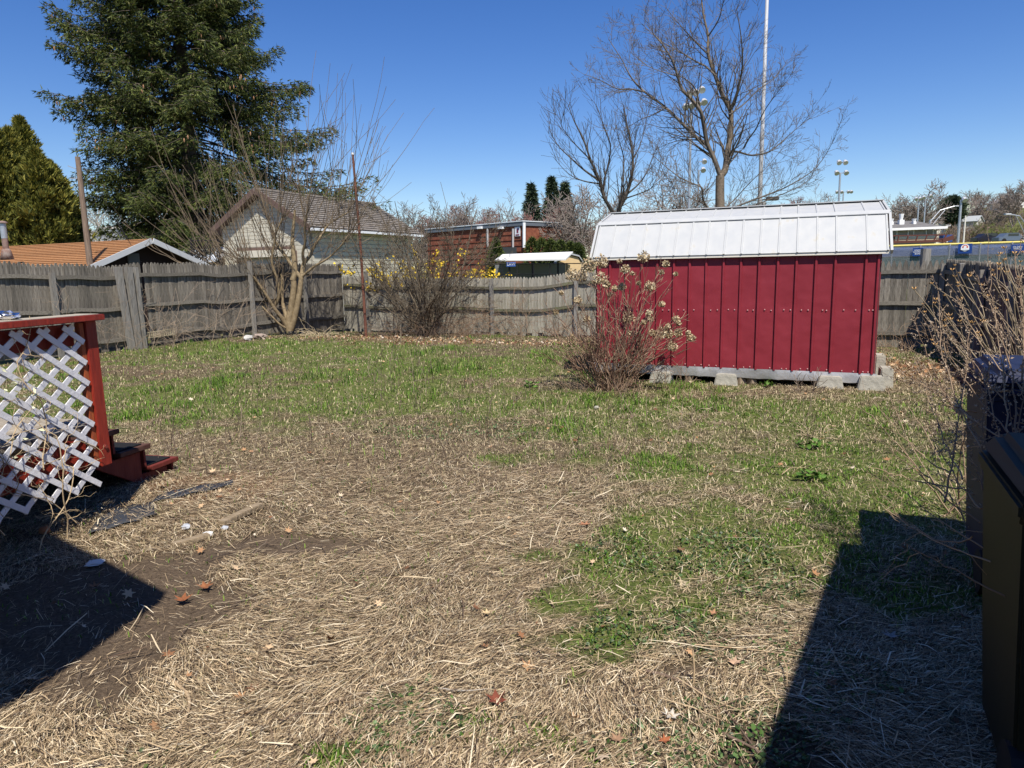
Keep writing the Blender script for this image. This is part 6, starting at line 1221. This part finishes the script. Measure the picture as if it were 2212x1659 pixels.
def stick(label, pts, r_, m, z=.02):
    g0 = G(*pts[0]); o = thing('stick', label, 'stick', (g0[0], g0[1], 0)); Q, rr = limb(None, [G(*p) - g0 + [0, 0, z + float(hgt(*G(*p)[:2]))] for p in pts], r_, r_ * .4); l_ = Lines(); l_.add(Q, rr); l_.build('branch', m, o, sides=7); return o
pale_st = mat('pale_stick', (.50, .38, .24), .8, c2=(.36, .26, .16), scale=12); dark_st = mat('dark_stick', (.10, .065, .045), .85, c2=(.17, .12, .09), scale=12)
stick('thick pale curved stalk lying in the straw at lower left', [(362, 1468), (385, 1483), (408, 1510), (405, 1545), (380, 1590), (340, 1640)], .009, pale_st)
stick('long dark curved stick on bare soil at the lower right of centre', [(1395, 1455), (1450, 1470), (1510, 1500), (1570, 1545), (1640, 1640)], .008, dark_st)
stick('thin tan stem crossing the shadow edge at lower right', [(1500, 1405), (1600, 1412), (1700, 1425), (1850, 1450)], .0035, pale_st, .03)
stick('pale bent twig lying inside the right shadow', [(1790, 1395), (1810, 1440), (1850, 1500), (1880, 1560), (1900, 1640)], .005, pale_st)
stick('dark forked twig lying in straw above the lower centre', [(880, 1320), (930, 1290), (1000, 1220), (1045, 1180)], .004, dark_st)
stick('short silvery straight twig near the lower centre edge', [(945, 1490), (1000, 1498), (1060, 1496)], .005, mat('silver_twig', (.4, .38, .35), .8)); stick('dark twig in the lower right corner of the sunlit ground', [(1560, 1590), (1620, 1620), (1680, 1659)], .007, dark_st)
g0 = G(1498, 1480); o = thing('upright_stalk', 'single straw stalk standing upright at lower right of centre', 'stalk', (g0[0], g0[1], 0)); l_ = Lines(); l_.add([(0, 0, 0), (.002, 0, .07), (-.004, .005, .15)], [.004, .0038, .003]); l_.build('stem', pale_st, o, sides=6)
LV = [(1262, 1145, .045, (.36, .17, .09), 'curled brown leaf beside a dark hole right of the straw patch'), (1073, 1525, .05, (.20, .055, .03), 'dark red-brown curled leaf at the bottom centre'), (1588, 1443, .035, (.50, .33, .22), 'pale tan leaf on the ivy at lower right'), (1447, 1555, .04, (.62, .56, .47), 'whitish flat leaf near the dark curved stick'), (1435, 1610, .03, (.36, .12, .05), 'orange-red leaf at the bottom edge right of centre'),
      (445, 1278, .05, (.30, .12, .05), 'rusty brown leaf near the tip of the left shadow'), (398, 1305, .05, (.27, .10, .04), 'folded brown leaf just right of the left shadow tip'), (1050, 1333, .03, (.62, .46, .26), 'yellow-tan leaf fragment between grass tufts at centre bottom'), (1540, 1335, .03, (.45, .24, .13), 'brown leaf in the green patch at lower right'), (1925, 1385, .04, (.34, .31, .28), 'grey leaf lying in the right shadow'), (1800, 760 + 165, .04, (.5, .36, .22), 'tan leaf in the grass left of the budded shrub'), (1330, 1550 + 60, .03, (.33, .2, .12), 'small brown leaf at the bottom edge')]
for i, (px, py, s_, col, lb2) in enumerate(LV):
    g0 = G(px, py); o = thing('dead_leaf', lb2, 'leaf', (g0[0], g0[1], float(hgt(g0[0], g0[1])) + .03), 'fallen leaves on the lawn', rz=i * 1.7); rnd = random.Random(i)
    V = [(x_ * s_, y_ * s_, z_ * s_ * .9 + rnd.uniform(-.002, .004)) for x_, y_, z_ in MAPLE]; mb = MB(); mb.add(V, [(0, k, k + 1) for k in range(1, 12)] + [(0, 12, 1)]); m_ = mat('leaf_%d' % i, col, .75, c2=tuple(v * .7 for v in col), scale=25); m_.name = 'dry_leaf'; mb.build('blade', m_, o)

b_ = at(690, 716, 20.0); b_[2] = float(hgt(b_[0], b_[1]))
shrub('dead_grass_clump', 'pale collapsed clump of dead grass right of the pruned tree trunk', b_, 90, .75, 61, mat('pale_dead_grass', (.45, .36, .22), .9, c2=(.58, .48, .32), scale=6), up=-.22, spread=1.0, lvl=0, r=.007, cat='grass clump', rad=.35, minr=.004)
b_ = G(1765, 940); shrub('dead_grass_clump', 'small pale dead grass tuft in the lawn before the right part of the shed', b_, 60, .22, 62, MATS['pale_dead_grass'], up=-.2, spread=1.2, lvl=0, r=.0025, cat='grass clump', rad=.16, minr=.0016)
b_ = G(1500, 893); shrub('dead_grass_clump', 'tan dead grass tuft in the lawn before the middle of the shed', b_, 60, .24, 63, MATS['pale_dead_grass'], up=-.2, spread=1.2, lvl=0, r=.0025, cat='grass clump', rad=.2, minr=.0016)
for k, (px, py, n_, s_, lb2) in enumerate(((1757, 968, 26, .05, 'leafy green weed just below the pale dead tuft before the shed'), (1750, 1038, 30, .05, 'leafy green weed in the lawn below the other one, left of the right shrub'), (1660, 838, 26, .055, 'bright green weed against the gap under the shed, right of its middle block'), (1145, 838, 20, .06, 'dark green rosette weed in the middle of the lawn, left of the hydrangea'))):
    g0 = G(px, py); o = thing('leafy_weed', lb2, 'weed', (g0[0], g0[1], float(hgt(g0[0], g0[1])))); n = n_; xx = RNG.normal(0, .07, n); yy = RNG.normal(0, .06, n)
    P, Fs = leaf_shapes(xx, yy, .02 + .05 * RNG.random(n), RNG.uniform(.5, 1, n) * s_, .6, [(-1, 0, 0), (-.3, .35, .1), (.5, .38, .15), (1, 0, .3), (.5, -.38, .15), (-.3, -.35, .1)]); link('leaves', np_mesh('leaves', P, Fs, mat('weed_leaf', (.10, .20, .03), .6, island=.3, trans=.2)), o)['kind'] = 'stuff'
# slatted tray leaning on the left fence
q = on_plane(346, 728, CORNER + XD * .16, YD); o = thing('slatted_tray', 'narrow tan slatted tray resting on the bottom rail of the left fence', 'tray', (q[0], q[1], q[2]))
for z_ in (0, .13): MB().bar(-YD * .42 + ZD * z_, YD * .42 + ZD * (z_ + .03), .02, .018).build('rail', mat('tan_plastic', (.42, .36, .24), .7), o)
for k in range(16): MB().bar(YD * (-.40 + k * .052), YD * (-.37 + k * .052) + ZD * (.145), .012, .014, up=XD).build('slat', MATS['tan_plastic'], o)

# ------------------------------------------------------------------ unseen house wings, roofs shaped to throw the two foreground shadows (behind and beside the camera)
SH = np.array([-LDIR.x / LDIR.z, -LDIR.y / LDIR.z])      # shift per metre of height
def shadow_src(p, h): return np.array([p[0] + SH[0] * h * 1.0, p[1] + SH[1] * h * 1.0, h])
def src(px, py, h): g = G(px, py); return np.array([g[0] + LDIR.x / LDIR.z * h, g[1] + LDIR.y / LDIR.z * h, h])
sid_m = mat('house_white_siding', (.55, .54, .50), .7); rf_m = mat('asphalt_shingle', (.06, .055, .05), .9, c2=(.09, .08, .075))
T = src(350, 1300, 3.0); A1 = src(0, 1120, 3.0); B1 = src(0, 1545, 3.0)
dA = (A1 - T) / np.linalg.norm(A1 - T); dB = (B1 - T) / np.linalg.norm(B1 - T); A2 = T + dA * 4.6; B2 = T + dB * 4.5; far_c = np.array([-7.5, min(A2[1], 2.5), 3.0])
o = thing('unseen_house_wing', 'unseen white-sided house wing left of and behind the viewer, roof shaped to cast a foreground shadow', 'house', (0, 0, 0)); mb = MB(); mb.prism([T, A2, np.array([-8, A2[1], 3.0]), np.array([-8, B2[1], 3.0]), B2], ZD * .16); mb.build('roof', rf_m, o)
cc = np.array([T[0] - .6, T[1] - .35, 0]); w1 = cc + dA * 3.9; w2 = cc + dB * 4.2; mb = MB(); mb.prism([cc, w1, np.array([-8, w1[1], 0]), np.array([-8, w2[1], 0]), w2], ZD * 2.98); mb.build('wall', sid_m, o)
T = src(1840, 1190, 3.0); E1_ = src(1690, 1659, 3.0); d1 = (E1_ - T) / np.linalg.norm(E1_ - T); B2 = T + d1 * 6; R3_ = src(2120, 1196, 3.0)
o = thing('unseen_house_wing', 'unseen white-sided house wing right of and behind the viewer, roof shaped to cast a foreground shadow', 'house', (0, 0, 0)); mb = MB(); mb.prism([T, R3_, np.array([9, R3_[1] - 2.6, 3.0]), np.array([9, B2[1], 3.0]), B2], ZD * .16); mb.build('roof', rf_m, o)
cc = np.array([T[0] + .75, T[1] - .55, 0]); w1 = cc + np.array([4.0, -1.9, 0]); w2 = cc + d1 * 4.6; w2[2] = 0; mb = MB(); mb.prism([cc, w1, w1 + [0, -6, 0], w2], ZD * 2.98); mb.build('wall', sid_m, o)
